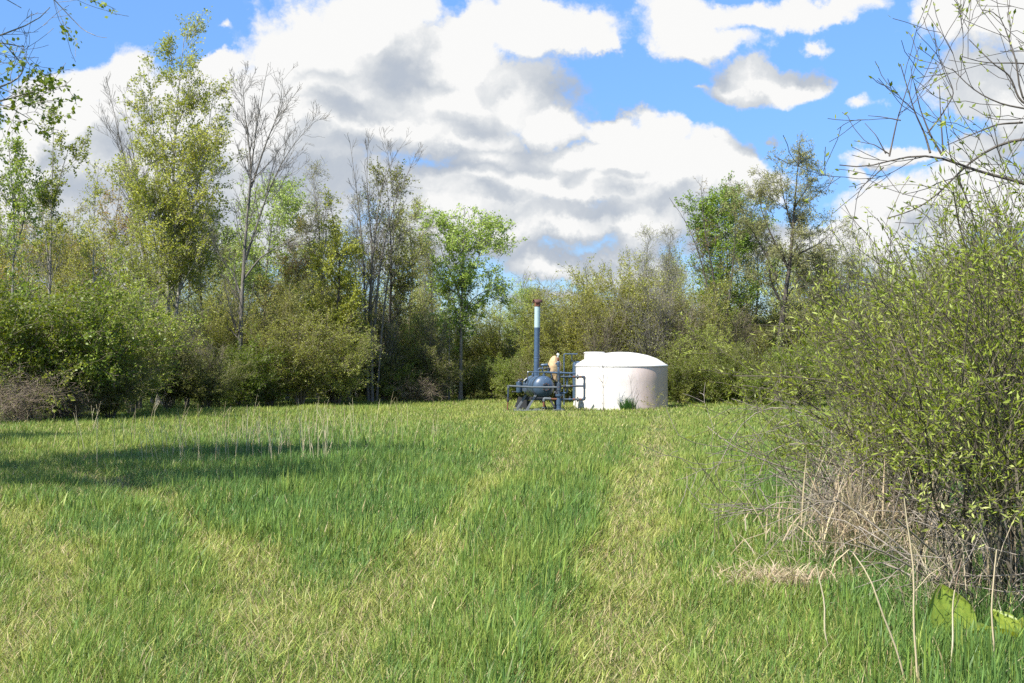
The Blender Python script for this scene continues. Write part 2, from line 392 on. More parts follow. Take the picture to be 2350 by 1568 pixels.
    out.append(blades(x, y, gh(x, y) + rng.uniform(0, .03, n), rng.uniform(.06, .16, n), rng.uniform(.004, .008, n) * sc_, np.clip(rng.normal(1.15, .3, n), .3, 1.7), rng.uniform(0, 6.28, n), col, 2, 1.0, rng))
    return mesh_np('grass', out, [GRASS])
tag(link('grass', grass_field()), 'rough spring grass of mixed green and straw blades over the clearing', 'grass', kind='stuff')
# ------------------------------------------------------------------ tree and shrub generator
class P:
    """one order of branching"""
    def __init__(s, n, t=(.2, 1), ln=1.0, shape='lin', ang=(35, 60), wig=.14, up=.05, seg=5, rr=.5, rk=.012, k=3, leaf=0, nmin=0, lift=0.0):
        s.__dict__.update(locals())

LEAFN = 1.05
SH = {'lin': lambda t: 1.0 - .78 * t, 'const': lambda t: np.ones_like(t), 'bell': lambda t: .25 + .75 * np.sin(np.clip(t, 0, 1) * math.pi) ** .8,
      'grow': lambda t: .35 + .65 * t, 'cone': lambda t: 1.05 - t}

def sprout(rng, par, p, rmin, nmul=1.0, lmul=1.0):
    pts, rad, ln = par; Np, m, _ = pts.shape
    cnt = np.maximum(p.nmin, rng.poisson(ln * p.n * nmul)); idx = np.repeat(np.arange(Np), cnt)
    n = len(idx)
    t = rng.uniform(p.t[0], p.t[1], n); f = np.clip(t, 0, .999) * (m - 1); i = f.astype(int); w = (f - i)[:, None]
    pos = pts[idx, i] * (1 - w) + pts[idx, i + 1] * w
    tan = nrm(pts[idx, i + 1] - pts[idx, i]); pr = rad[idx, i] * (1 - w[:, 0]) + rad[idx, i + 1] * w[:, 0]
    perp = np.cross(tan, rng.normal(size=(n, 3))); perp = nrm(perp); perp[:, 2] += p.lift; perp = nrm(perp)
    a = np.radians(rng.uniform(p.ang[0], p.ang[1], n))[:, None]
    d = nrm(tan * np.cos(a) + perp * np.sin(a))
    L_ = p.ln * lmul * SH[p.shape](t) * rng.uniform(.55, 1.2, n)
    r0 = np.clip(np.minimum(pr * p.rr, L_ * p.rk), rmin, None)
    out = np.empty((n, p.seg + 1, 3)); out[:, 0] = pos; st = (L_ / p.seg)[:, None]
    for s in range(p.seg):
        d = d + rng.normal(0, p.wig, (n, 3)); d[:, 2] += p.up; d = nrm(d)
        out[:, s + 1] = out[:, s] + d * st
    tt = np.linspace(0, 1, p.seg + 1)[None, :]
    return out, r0[:, None] * (1 - tt) + rmin * tt, L_

def leaves(rng, par, per_m, size, asp=.6, spread=.03, droop=.2, t0=.15, hang=0.0, cl=1, fold=False, keep=None):
    """leaf-sized four-cornered faces set along the twigs"""
    pts, rad, ln = par; Np, m, _ = pts.shape
    cnt = rng.poisson(ln * per_m * LEAFN); idx = np.repeat(np.arange(Np), cnt); n = len(idx)
    t = rng.uniform(t0, 1, n) * .999 * (m - 1); i = t.astype(int); w = (t - i)[:, None]
    pos = pts[idx, i] * (1 - w) + pts[idx, i + 1] * w; tan = nrm(pts[idx, i + 1] - pts[idx, i])
    if cl > 1:
        pos = np.repeat(pos, cl, 0); tan = np.repeat(tan, cl, 0); n *= cl
    pos = pos + rng.normal(0, spread, (n, 3))
    if keep is not None:
        k = keep(pos); pos, tan = pos[k], tan[k]; n = len(pos)
    ax = nrm(tan * .7 + rng.normal(0, .75, (n, 3)) + np.array([0, 0, -droop - hang])); nr = nrm(np.cross(ax, rng.normal(0, 1, (n, 3))))
    s = size * .92 * rng.uniform(.6, 1.3, n)[:, None]
    a = pos; b = pos + ax * s * .45 + nr * s * asp * .5; c = pos + ax * s; d = pos + ax * s * .45 - nr * s * asp * .5
    v = np.stack([a, b, c, d], 1).reshape(-1, 3); f = np.arange(n * 4).reshape(-1, 4)
    # hue drifts from branch to branch as well as from leaf to leaf
    h = vnoise(pos[:, 0] * 1.1 + 50, pos[:, 2] * 1.1 + pos[:, 1] * .8, 31)
    tint = np.clip(.5 + .9 * (h - .5) + rng.normal(0, .2, n), 0, 1)
    return Blk(v, f, 1, tint, False)

def plant_meshes(name, seed, stems, levels, leaf=None, bark=None, leafm=None, rmin=.004, nstem=12, sides=6, low='trunk', high='crown'):
    """stems: [(polyline, r0, r1)] in plant space.  Two meshes: the woody part and the crown."""
    rng = np.random.default_rng(seed)
    pts = np.stack([resample(s[0], nstem) for s in stems])
    tt = np.linspace(0, 1, nstem)
    rad = np.stack([s[1] * .82 * (1 - tt) ** 1.25 + s[2] * tt for s in stems])
    base = np.clip(1 - tt / .08, 0, 1) ** 2; rad = rad * (1 + .45 * base[None, :] * (pts[:, :1, 2] < .4))
    ln = np.linalg.norm(np.diff(pts, axis=1), axis=2).sum(1)
    par = (pts, rad, ln); orders = [par]
    wood = [tubes(pts, rad, sides)]; crown = []
    for li, p in enumerate(levels):
        ch = sprout(rng, par, p, rmin, (1.5, 1.45, 1.25)[li], (1.35, 1.15, 1.0)[li]); orders.append(ch)
        (wood if li == 0 and len(levels) > 1 else crown).append(tubes(ch[0], ch[1], p.k, 0))
        par = ch
    if leaf:
        for o_i, kw in leaf:
            crown.append(leaves(rng, orders[o_i], **kw))
    return mesh_np(name + '_' + low, wood, [bark]), mesh_np(name + '_' + high, crown, [bark, leafm or bark])

PROTO = {}
def proto(key, *a, **kw):
    PROTO[key] = (plant_meshes(key, *a, **kw), kw.get('low', 'trunk'), kw.get('high', 'crown'))

def put(key, name, loc, rz=0.0, sc=1.0, label=None, cat='tree', group=None, tilt=(0, 0)):
    (lo, hi), ln_, hn = PROTO[key]
    e = empty(name, loc, rz, label, cat, group)
    e.scale = (sc, sc, sc) if isinstance(sc, (int, float)) else sc
    e.rotation_euler = (tilt[0], tilt[1], rz)
    link(ln_, lo, e); link(hn, hi, e)
    return e

def base_at(x, Y):
    X = (x - 1175) / F * Y
    return Vector((X, Y, float(gh(np.array([X]), np.array([Y]))[0]) - .03))

def local(pix, Y, base, rng, wob=.12, dy=0.0):
    """stem drawn on the photograph at distance Y, given real depth wander; in plant space"""
    out = []
    for i, (x, y) in enumerate(pix):
        q = at(x, y, Y) - base
        out.append((q.x, q.y + dy * i + (rng.normal(0, wob) if i else 0), q.z))
    return out

# barks and leaves (real-world albedos)
BK_GREY = bark_mat('bark_grey', (.12, .108, .088), (.31, .29, .25))
BK_PALE = bark_mat('bark_pale', (.16, .15, .125), (.40, .38, .33))
BK_DARK = bark_mat('bark_dark', (.055, .047, .038), (.15, .13, .11))
BK_OLIVE = bark_mat('bark_olive', (.12, .108, .06), (.28, .255, .15))
BK_WIL = bark_mat('bark_willow', (.065, .056, .036), (.18, .155, .11))
BK_MID = bark_mat('bark_mid', (.085, .078, .065), (.23, .21, .18))
BK_TAN = bark_mat('bark_tan', (.16, .12, .085), (.36, .29, .22))
BK_DEAD = bark_mat('bark_dead', (.14, .12, .095), (.34, .295, .24))
BK_BROWN = bark_mat('bark_brown', (.12, .10, .075), (.29, .245, .185))
LF_YEL = leaf_mat('leaf_yellow_green', [(0.206, 0.231, 0.033), (0.314, 0.343, 0.052), (0.445, 0.445, 0.090)])
LF_OLIVE = leaf_mat('leaf_olive', [(0.185, 0.216, 0.041), (0.296, 0.329, 0.058), (0.388, 0.412, 0.093)])
LF_GREEN = leaf_mat('leaf_bright_green', [(.115, .17, .022), (.20, .26, .034), (.36, .41, .09)])
LF_LIGHT = leaf_mat('leaf_light_green', [(0.215, 0.299, 0.057), (0.314, 0.429, 0.083), (0.428, 0.532, 0.148)])
LF_RICH = leaf_mat('leaf_rich_green', [(.105, .160, .018), (.165, .235, .026), (.25, .32, .05)])
LF_MAPLE = leaf_mat('leaf_bronze', [(0.314, 0.180, 0.057), (0.314, 0.265, 0.050), (0.329, 0.343, 0.066)])
LF_DEEP = leaf_mat('leaf_deep_olive', [(.12, .145, .03), (.19, .215, .042), (.27, .28, .065)])
LF_SAGE = leaf_mat('leaf_sage', [(.21, .225, .08), (.30, .31, .12), (.38, .38, .16)])
LF_WILLOW = leaf_mat('leaf_willow', [(.175, .225, .025), (.28, .33, .046), (.46, .48, .16)], trans=.38)

def fan(rng, n, H, spread, r0, lean=(0, 0), curve=.5, wig=.06, z0=.75):
    """n stems rising from one root, bending outward"""
    out = []
    for i in range(n):
        a = 2 * math.pi * (i + rng.uniform(-.4, .4)) / n; s = spread * rng.uniform(.25, 1.0); h = H * rng.uniform(z0, 1.0)
        p = []
        for t in np.linspace(0, 1, 7):
            g = t ** (1 + curve)
            p.append((math.cos(a) * s * g * (.6 + .4 * t) + lean[0] * t + .06 * math.cos(a) + rng.normal(0, wig) * t, math.sin(a) * s * g + lean[1] * t + .06 * math.sin(a) + rng.normal(0, wig) * t, h * (t - .12 * t * t * s / max(H, .1))))
        out.append((p, r0 * rng.uniform(.6, 1.1), .006))
    return out

_r = np.random.default_rng(5)
# ---- generic kinds used in the thicket
for v in range(3):
    proto(f'scrub_olive{v}', 100 + v, fan(_r, 9, 4.6, 1.5, .035), [P(3.2, (.15, 1), 1.25, 'lin', (20, 50), .13, .07, 5), P(6.5, (.15, 1), .42, 'const', (25, 60), .16, .05, 3)],
          [(2, dict(per_m=21, size=.060, asp=.6, spread=.03)), (1, dict(per_m=7, size=.062, asp=.6, spread=.04))], BK_OLIVE, (LF_OLIVE, LF_YEL, LF_OLIVE)[v], .0035, 10, 4, 'stem', 'foliage')
for v in range(2):
    proto(f'scrub_bare{v}', 120 + v, fan(_r, 10, 4.4, 1.1, .032), [P(3.2, (.2, 1), 1.2, 'lin', (18, 45), .12, .08, 5), P(7, (.1, 1), .45, 'const', (25, 55), .15, .06, 3)],
          [(2, dict(per_m=7, size=.05, asp=.55, spread=.02))], (BK_BROWN, BK_GREY)[v], LF_OLIVE, .0038, 10, 4, 'stem', 'foliage')
for v in range(2):
    proto(f'bush_green{v}', 130 + v, fan(_r, 15, 2.2, 1.35, .022, curve=.3, z0=.45), [P(5.5, (.1, 1), .75, 'const', (25, 65), .15, .03, 4), P(9, (.1, 1), .28, 'const', (30, 70), .16, .03, 3)],
          [(2, dict(per_m=38, size=.060, asp=.62, spread=.03)), (1, dict(per_m=14, size=.062, asp=.6, spread=.04))], BK_BROWN, (LF_GREEN, LF_RICH)[v], .003, 8, 4, 'stem', 'foliage')
for v in range(2):
    proto(f'bush_olive{v}', 140 + v, fan(_r, 15, 2.5, 1.35, .022, curve=.35, z0=.45), [P(5.5, (.1, 1), .8, 'const', (25, 60), .14, .05, 4), P(9, (.1, 1), .28, 'const', (30, 70), .16, .03, 3)],
          [(2, dict(per_m=29, size=.055, asp=.6, spread=.03)), (1, dict(per_m=10, size=.055, asp=.6, spread=.04))], BK_BROWN, (LF_OLIVE, LF_DEEP)[v], .003, 8, 4, 'stem', 'foliage')
proto('brush_dry0', 150, fan(_r, 16, 1.7, 1.5, .018, curve=.1), [P(6, (.1, 1), .9, 'const', (25, 80), .2, -.05, 4), P(6, (.1, 1), .4, 'const', (30, 80), .2, -.02, 3)],
      [(2, dict(per_m=2.5, size=.05, asp=.6, spread=.02))], BK_TAN, LF_OLIVE, .004, 8, 4, 'stem', 'foliage')
for v in range(2):
    H = 6.6
    st = [([(0, 0, 0), (_r.normal(0, .1), _r.normal(0, .1), H * .5), (_r.normal(0, .2), _r.normal(0, .2), H)], .05, .008), ([(.25, .1, 0), (.4 + _r.normal(0, .1), .2, H * .45), (.55, .3, H * .86)], .04, .008)]
    proto(f'sapling{v}', 160 + v, st, [P(4.0, (.25, 1), 1.25, 'lin', (25, 50), .12, .10, 5), P(6.5, (.15, 1), .45, 'const', (25, 55), .15, .05, 3)],
          [(2, dict(per_m=10, size=.055, asp=.6, spread=.03))], (BK_GREY, BK_DARK)[v], (LF_SAGE, LF_OLIVE)[v], .0038, 12, 5)
def crown_tree(key, seed, H, rt, leafm, bark, wide, dens, lsize, first=.25, up=.07, n1=3.0, ang=(35, 65), shape='lin', per=34, leaf2=True, asp=.65, k3=7.5):
    rr = np.random.default_rng(seed)
    st = [([(0, 0, 0), (rr.normal(0, .1), rr.normal(0, .1), H * .33), (rr.normal(0, .15), rr.normal(0, .15), H * .66), (rr.normal(0, .2), rr.normal(0, .2), H)], rt, .008)]
    proto(key, seed, st, [P(n1, (first, .99), wide, shape, ang, .11, up, 6, rk=.02), P(4.2, (.2, 1), wide * .42, 'lin', (30, 60), .14, .05, 4), P(k3, (.1, 1), .34, 'const', (30, 65), .16, .03, 3)],
          [(3, dict(per_m=per * dens, size=lsize, asp=asp, spread=.04))] + ([(2, dict(per_m=per * .5 * dens, size=lsize, asp=asp, spread=.05))] if leaf2 else []), bark, leafm, .004, 14, 7)
crown_tree('tree_yellow', 201, 8.2, .10, LF_YEL, BK_GREY, 2.4, .6, .07, .2)
crown_tree('tree_bronze', 202, 7.6, .10, LF_MAPLE, BK_GREY, 2.3, .5, .065, .2)
crown_tree('tree_light', 203, 7.8, .11, LF_LIGHT, BK_GREY, 2.2, .6, .08, .3, shape='bell')
crown_tree('tree_conical', 204, 7.6, .10, LF_YEL, BK_DARK, 1.9, .85, .085, .12, .13, 3.8, (30, 55), 'cone')
crown_tree('tree_deep', 205, 8.0, .11, LF_DEEP, BK_DARK, 2.3, .5, .075, .2)
crown_tree('tree_rich', 206, 8.3, .12, LF_RICH, BK_DARK, 2.0, .62, .085, .25, .08, 3.6, (30, 60), 'bell', 42)
crown_tree('tree_slender', 207, 8.4, .08, LF_SAGE, BK_GREY, 1.9, .3, .055, .3, .16, 3.8, (20, 40), 'lin')
crown_tree('tree_olive', 208, 7.6, .10, LF_OLIVE, BK_OLIVE, 2.3, .42, .06, .2)
# ------------------------------------------------------------------ the trees one can tell apart, left to right
_q = np.random.default_rng(77)
def custom(name, x, Y, stems, levels, leaf, bark, leafm, label, seed, rmin=.004, cat='tree', sides=7, dy=0.0, wob=.12, low='trunk', high='crown', group=None):
    b = base_at(x, Y)
    st = [(local(px, Y, b, _q, wob, dy), r0, r1) for (px, r0, r1) in stems]
    proto(name + str(seed), seed, st, levels, leaf, bark, leafm, rmin, 14, sides, low, high)
    return put(name + str(seed), name, b, 0, 1.0, label, cat, group)

# tall poplar
custom('poplar_tree', 380, 42, [([(380, 950), (383, 740), (388, 560), (392, 400), (405, 250), (420, 70)], .15, .008), ([(366, 950), (364, 720), (372, 520), (350, 330), (345, 190)], .12, .008), ([(395, 950), (405, 700), (440, 480), (470, 320), (488, 210)], .10, .008)],
       [P(2.7, (.30, .99), 3.1, 'lin', (30, 58), .10, .10, 6, rk=.011), P(4.0, (.15, 1), .8, 'lin', (28, 55), .13, .07, 4), P(7.5, (.1, 1), .30, 'const', (30, 60), .15, .03, 3)],
       [(3, dict(per_m=19, size=.075, asp=.8, spread=.04)), (2, dict(per_m=8, size=.075, asp=.8, spread=.05))], BK_PALE, LF_YEL, 'tallest tree, yellow green poplar with pale trunk rising above the left woods', 301, dy=0)
# bare tree leaning left of the poplar
custom('bare_tree', 350, 43, [([(352, 960), (345, 720), (325, 520), (290, 380), (255, 250), (243, 180)], .10, .006), ([(340, 640), (300, 430), (270, 330), (232, 270)], .06, .005), ([(345, 690), (330, 480), (300, 330), (283, 215)], .06, .005)],
       [P(2.4, (.35, 1), 1.8, 'lin', (20, 45), .10, .13, 6), P(4.5, (.15, 1), .5, 'lin', (20, 45), .12, .08, 4)], None, BK_MID, None, 'leafless tree leaning left, its bare twigs beside the tallest poplar', 302, .0045)
# tall bare tree
custom('bare_tree', 549, 41, [([(549, 960), (552, 800), (556, 640), (566, 520), (572, 420), (585, 290), (612, 140)], .13, .006), ([(562, 600), (590, 500), (630, 400), (680, 320), (735, 262)], .055, .005), ([(569, 480), (575, 380), (560, 260), (555, 165)], .06, .005), ([(575, 430), (610, 320), (640, 250), (650, 180)], .05, .005), ([(556, 690), (530, 620), (505, 590), (490, 560)], .045, .006), ([(560, 640), (600, 590), (650, 560), (700, 555)], .05, .006)],
       [P(2.5, (.2, 1), 1.9, 'lin', (22, 48), .09, .10, 6), P(4.6, (.12, 1), .55, 'lin', (22, 48), .12, .06, 4), P(3.5, (.2, 1), .22, 'const', (25, 50), .12, .04, 3)], None, BK_MID, None, 'tall leafless tree right of the tallest poplar, one long limb reaching right', 303, .0045)
# vase of bare stems
custom('bare_tree', 852, 44, [([(855, 960), (852, 760), (850, 640), (868, 480), (880, 380), (930, 320)], .09, .005), ([(848, 960), (838, 740), (832, 560), (815, 420), (800, 320)], .085, .005), ([(858, 760), (872, 600), (900, 480), (935, 400), (960, 340)], .07, .005), ([(845, 760), (855, 560), (840, 430), (845, 310)], .065, .005), ([(862, 960), (880, 700), (905, 540), (900, 400), (880, 310)], .06, .005)],
       [P(2.3, (.35, 1), 1.6, 'lin', (20, 42), .10, .11, 6), P(5, (.12, 1), .45, 'lin', (20, 45), .12, .06, 4)], None, BK_MID, None, 'vase shaped leafless tree of several stems, left of the light green round tree', 304, .0045)
# round light green tree at the end of the left woods
custom('poplar_tree', 1055, 47, [([(1057, 930), (1058, 740), (1062, 640), (1060, 560), (1066, 480)], .11, .008), ([(1060, 690), (1035, 630), (1010, 570), (1000, 510)], .05, .006), ([(1060, 650), (1090, 600), (1120, 560), (1135, 530)], .05, .006), ([(1058, 720), (1090, 680), (1130, 660), (1150, 640)], .04, .006), ([(1030, 920), (1032, 700), (1030, 620)], .05, .006)],
       [P(3.2, (.3, 1), 1.25, 'bell', (35, 65), .12, .05, 5), P(4.8, (.15, 1), .6, 'lin', (30, 60), .13, .03, 4), P(7, (.1, 1), .3, 'const', (30, 60), .15, .03, 3)],
       [(3, dict(per_m=20, size=.088, asp=.8, spread=.04)), (2, dict(per_m=8, size=.085, asp=.8, spread=.05))], BK_GREY, LF_LIGHT, 'round light green tree ending the left woods, just left of the blue stack', 305)
# young poplars on the far left
custom('poplar_tree', 108, 37, [([(110, 960), (112, 720), (115, 560), (118, 430), (120, 275)], .085, .008), ([(113, 620), (95, 520), (75, 450), (60, 400)], .045, .006), ([(116, 480), (140, 400), (160, 330)], .04, .006)],
       [P(2.6, (.35, 1), 1.15, 'bell', (25, 50), .11, .10, 5), P(5, (.15, 1), .5, 'lin', (28, 55), .13, .05, 4), P(6, (.1, 1), .25, 'const', (30, 60), .15, .03, 3)],
       [(3, dict(per_m=30, size=.075, asp=.8, spread=.03, keep=lambda p: p[:, 2] > 5.0)), (2, dict(per_m=18, size=.075, asp=.8, spread=.04, keep=lambda p: p[:, 2] > 4.6))], BK_GREY, LF_GREEN, 'young poplar with a bright green top over bare lower limbs, at the far left', 306)
custom('poplar_tree', 25, 35, [([(25, 980), (28, 700), (30, 500), (25, 330)], .08, .008), ([(28, 600), (50, 500), (60, 420)], .04, .006)],
       [P(2.8, (.3, 1), 1.1, 'bell', (28, 55), .11, .08, 5), P(5, (.15, 1), .5, 'lin', (28, 55), .13, .05, 4), P(6, (.1, 1), .25, 'const', (30, 60), .15, .03, 3)],
       [(3, dict(per_m=30, size=.07, asp=.8, spread=.03)), (2, dict(per_m=14, size=.07, asp=.8, spread=.04))], BK_GREY, LF_GREEN, 'thin green poplar at the left edge of the woods, shorter than its neighbour', 307)
# pale-barked slim tree
custom('birch_tree', 212, 36, [([(212, 960), (213, 720), (216, 590), (214, 480), (222, 380)], .065, .007), ([(213, 650), (240, 600), (268, 575)], .03, .005)],
       [P(2.8, (.3, 1), 1.1, 'lin', (30, 60), .12, .08, 5), P(5, (.15, 1), .5, 'lin', (28, 55), .13, .05, 4), P(6, (.1, 1), .25, 'const', (30, 60), .15, .03, 3)],
       [(3, dict(per_m=26, size=.065, asp=.7, spread=.03)), (2, dict(per_m=10, size=.065, asp=.7, spread=.04))], BK_PALE, LF_YEL, 'slim tree with a whitish trunk among yellow green leaves, behind the green bushes', 308)
# tall willow on the right
custom('willow_tree', 1788, 45, [([(1786, 960), (1790, 790), (1800, 690), (1815, 590), (1822, 480), (1835, 318)], .21, .008), ([(1812, 620), (1780, 560), (1750, 500), (1735, 440)], .07, .006), ([(1815, 590), (1850, 575), (1890, 555), (1920, 520)], .06, .006), ([(1795, 700), (1768, 650), (1760, 600), (1762, 555)], .07, .006), ([(1800, 690), (1835, 640), (1850, 600)], .05, .006), ([(1822, 480), (1855, 430), (1880, 390)], .04, .006), ([(1818, 520), (1795, 440), (1790, 380)], .045, .006), ([(1785, 640), (1745, 560), (1715, 500), (1690, 450)], .06, .006)],
       [P(2.8, (.25, 1), 1.6, 'lin', (25, 55), .12, .05, 6), P(5.5, (.15, 1), .65, 'lin', (28, 58), .14, .0, 4), P(7, (.1, 1), .30, 'const', (30, 60), .15, -.05, 3)],
       [(3, dict(per_m=34, size=.068, asp=.5, spread=.03)), (2, dict(per_m=14, size=.06, asp=.5, spread=.04))], BK_DARK, LF_SAGE, 'tall airy willow with a dark forked trunk, highest tree on the right', 309)
# bronze leaning tree
custom('willow_tree', 1640, 46, [([(1660, 960), (1650, 780), (1620, 640), (1590, 540), (1560, 480), (1535, 455)], .09, .006), ([(1652, 800), (1640, 640), (1615, 520), (1610, 420)], .08, .006), ([(1655, 820), (1680, 640), (1690, 500), (1680, 430)], .07, .006)],
       [P(1.9, (.3, 1), 1.2, 'lin', (25, 55), .12, .05, 6), P(3.6, (.15, 1), .5, 'lin', (28, 58), .14, .0, 4), P(6, (.1, 1), .28, 'const', (30, 60), .15, -.03, 3)],
       [(3, dict(per_m=12, size=.055, asp=.5, spread=.03)), (2, dict(per_m=3, size=.06, asp=.5, spread=.04))], BK_DARK, LF_MAPLE, 'bronze tinged leaning tree in front of the rich green maple', 310)

def row(key, name, x, Y, top, label, rz=None, group=None, cat='tree', H=None, tilt=(0, 0), wide=1.0):
    """a tree whose top reaches photo height `top`"""
    h = EYE + (HY - top) / F * Y
    s = h / H
    return put(key, name, base_at(x, Y), _q.uniform(0, 6.28) if rz is None else rz, (s * wide, s * wide, s), label, cat, group, tilt)
HT = dict(scrub_olive0=4.6, scrub_olive1=4.6, scrub_olive2=4.6, scrub_bare0=4.4, scrub_bare1=4.4, bush_green0=2.1, bush_green1=2.1, bush_olive0=2.3, bush_olive1=2.3, brush_dry0=1.7, sapling0=6.7, sapling1=6.7,
          tree_yellow=8.6, tree_bronze=8.0, tree_light=8.2, tree_conical=7.9, tree_deep=8.4, tree_rich=8.8, tree_slender=9.2, tree_olive=8.0)
T = lambda key, name, x, Y, top, label, **k: row(key, name, x, Y, top, label, H=HT[key], **k)
T('tree_yellow', 'budding_tree', 165, 41, 455, 'yellow green budding tree between the whitish trunk and the young poplar')
T('tree_bronze', 'maple_tree', 250, 45, 365, 'broad maple with bronze and yellow young leaves, left of the tallest poplar')
T('tree_yellow', 'budding_tree', 300, 40, 480, 'dense yellow green tree in front of the bronze maple, beside the pale trunk')
T('tree_bronze', 'maple_tree', 60, 42, 440, 'bronze leaved tree behind the poplars at the far left')
T('tree_yellow', 'budding_tree', 20, 44, 430, 'yellow green tree filling the gap at the far left edge')
T('tree_olive', 'budding_tree', 470, 44, 470, 'olive budding tree under the right side of the tallest poplar')
T('tree_light', 'poplar_tree', 605, 47, 425, 'light green tree behind the tall leafless tree')
T('tree_bronze', 'maple_tree', 660, 46, 500, 'small rusty bronze maple right of the tall leafless trunk')
T('tree_slender', 'budding_tree', 730, 46, 345, 'narrow fan of pale budding twigs rising behind the conical tree')
T('tree_conical', 'maple_tree', 762, 43, 430, 'dense conical tree with yellow green leaf tufts, left of the bare vase tree')
T('tree_deep', 'budding_tree', 885, 45, 390, 'dark olive leafy tree behind the bare vase tree')
T('tree_olive', 'budding_tree', 945, 48, 460, 'thin crowned olive tree left of the round light green tree')
T('tree_slender', 'budding_tree', 985, 50, 480, 'thin greyish tree with few leaves just left of the round tree')
T('tree_slender', 'budding_tree', 820, 48, 420, 'sparse pinkish grey twiggy tree left of the bare vase tree')
T('tree_olive', 'budding_tree', 430, 47, 560, 'olive tree low behind the poplar trunks')
T('tree_olive', 'budding_tree', 540, 49, 560, 'olive tree low behind the tall leafless trunk')
T('tree_rich', 'maple_tree', 1665, 49, 425, 'rich green dense maple, greenest crown on the right side')
T('tree_slender', 'budding_tree', 1480, 47, 500, 'greyish sparse tree left of the bronze leaning tree')
T('tree_slender', 'budding_tree', 1530, 49, 495, 'yellowish sparse tree just behind the bronze leaning tree')
T('tree_olive', 'budding_tree', 1730, 50, 490, 'feathery olive tree between the green maple and the tall willow')
T('tree_slender', 'budding_tree', 1950, 46, 505, 'grey budding tree right of the tall willow')
T('tree_slender', 'budding_tree', 2015, 44, 560, 'grey budding tree just above the near willow shrub')
T('tree_olive', 'budding_tree', 1880, 47, 560, 'dusky olive tree directly right of the willow trunk')

# ---- thicket under and between the trees
G1 = 'budding scrub along the foot of the left woods'
for (key, x, Y, top, lab) in [
    ('scrub_bare0', 320, 37, 650, 'brownish twiggy scrub under the leaning bare tree'), ('scrub_olive0', 250, 38, 640, 'olive scrub under the bronze maple'),
    ('scrub_bare1', 430, 40, 700, 'greyish twiggy scrub right of the poplar trunks'), ('scrub_olive1', 500, 41, 690, 'yellow olive scrub left of the tall leafless trunk'),
    ('scrub_bare0', 480, 38, 770, 'low brown scrub in front of the poplar'), ('scrub_olive0', 620, 42, 640, 'tall olive scrub right of the tall leafless trunk'),
    ('scrub_olive2', 690, 43, 655, 'tall olive scrub under the conical tree'), ('scrub_olive1', 800, 44, 690, 'yellow olive scrub between the conical and bare vase trees'),
    ('scrub_bare1', 880, 45, 690, 'grey scrub under the bare vase tree'), ('scrub_olive2', 930, 46, 680, 'dark olive scrub beside the bare vase tree'),
    ('scrub_bare0', 985, 46, 700, 'dim brown scrub before the round light green tree'), ('scrub_olive0', 1020, 48, 730, 'olive scrub hiding the foot of the round tree'),
    ('scrub_bare1', 120, 36, 690, 'grey scrub behind the bright green bushes'), ('scrub_olive2', 40, 35, 660, 'olive scrub at the far left edge'), ('scrub_olive1', 190, 39, 600, 'yellow olive scrub behind the whitish trunk')]:
    T(key, 'scrub_shrub', x, Y, top, lab, cat='shrub', group=G1)
G2 = 'bushes along the left edge of the grass'
for (key, x, Y, top, lab, wd) in [
    ('bush_green0', 60, 31, 695, 'bright green leafy bush at the left edge', 1.15), ('bush_green0', 165, 32, 710, 'bright green leafy bush, right hand one of the big pair on the left', 1.1),
    ('bush_olive0', 300, 35, 740, 'olive bush right of the big green pair', .95), ('bush_olive1', 255, 32, 830, 'low dark bush at the foot of the green pair', 1.2),
    ('bush_olive1', 385, 38, 770, 'dim olive bush below the poplar trunks', .9), ('bush_green1', 560, 40, 808, 'small deep green bush at the foot of the tall leafless tree', 1.0),
    ('bush_olive0', 690, 41, 775, 'rounded olive bush bulging onto the grass', 1.05), ('bush_olive0', 775, 42, 790, 'rounded yellow olive bush, right one of two bulging onto the grass', 1.05),
    ('bush_olive1', 470, 38, 840, 'low dim bush between the poplar and the deep green bush', 1.2), ('bush_olive1', 620, 41, 830, 'low dim bush right of the deep green bush', 1.1),
    ('bush_green1', 920, 45, 850, 'low green bush at the shadowy end of the left thicket', 1.0), ('bush_olive1', 860, 45, 800, 'dark bush between the rounded olive bush and the field corner', 1.0), ('bush_olive1', 985, 46, 810, 'dark twiggy bush at the field corner', 1.0)]:
    T(key, 'leafy_bush', x, Y, top, lab, cat='bush', group=G2, wide=wd)
T('brush_dry0', 'dead_brush', 40, 29.5, 880, 'tangle of dead brown twigs below the bright green bushes', cat='brush', wide=1.15)
T('brush_dry0', 'dead_brush', 140, 31, 900, 'small heap of dead twigs beside the big brown tangle', cat='brush', wide=1.3)
T('brush_dry0', 'dead_brush', 950, 45, 870, 'dead grey branches heaped at the field corner', cat='brush', wide=1.4)
G3 = 'budding willow scrub behind the equipment and the white tank'
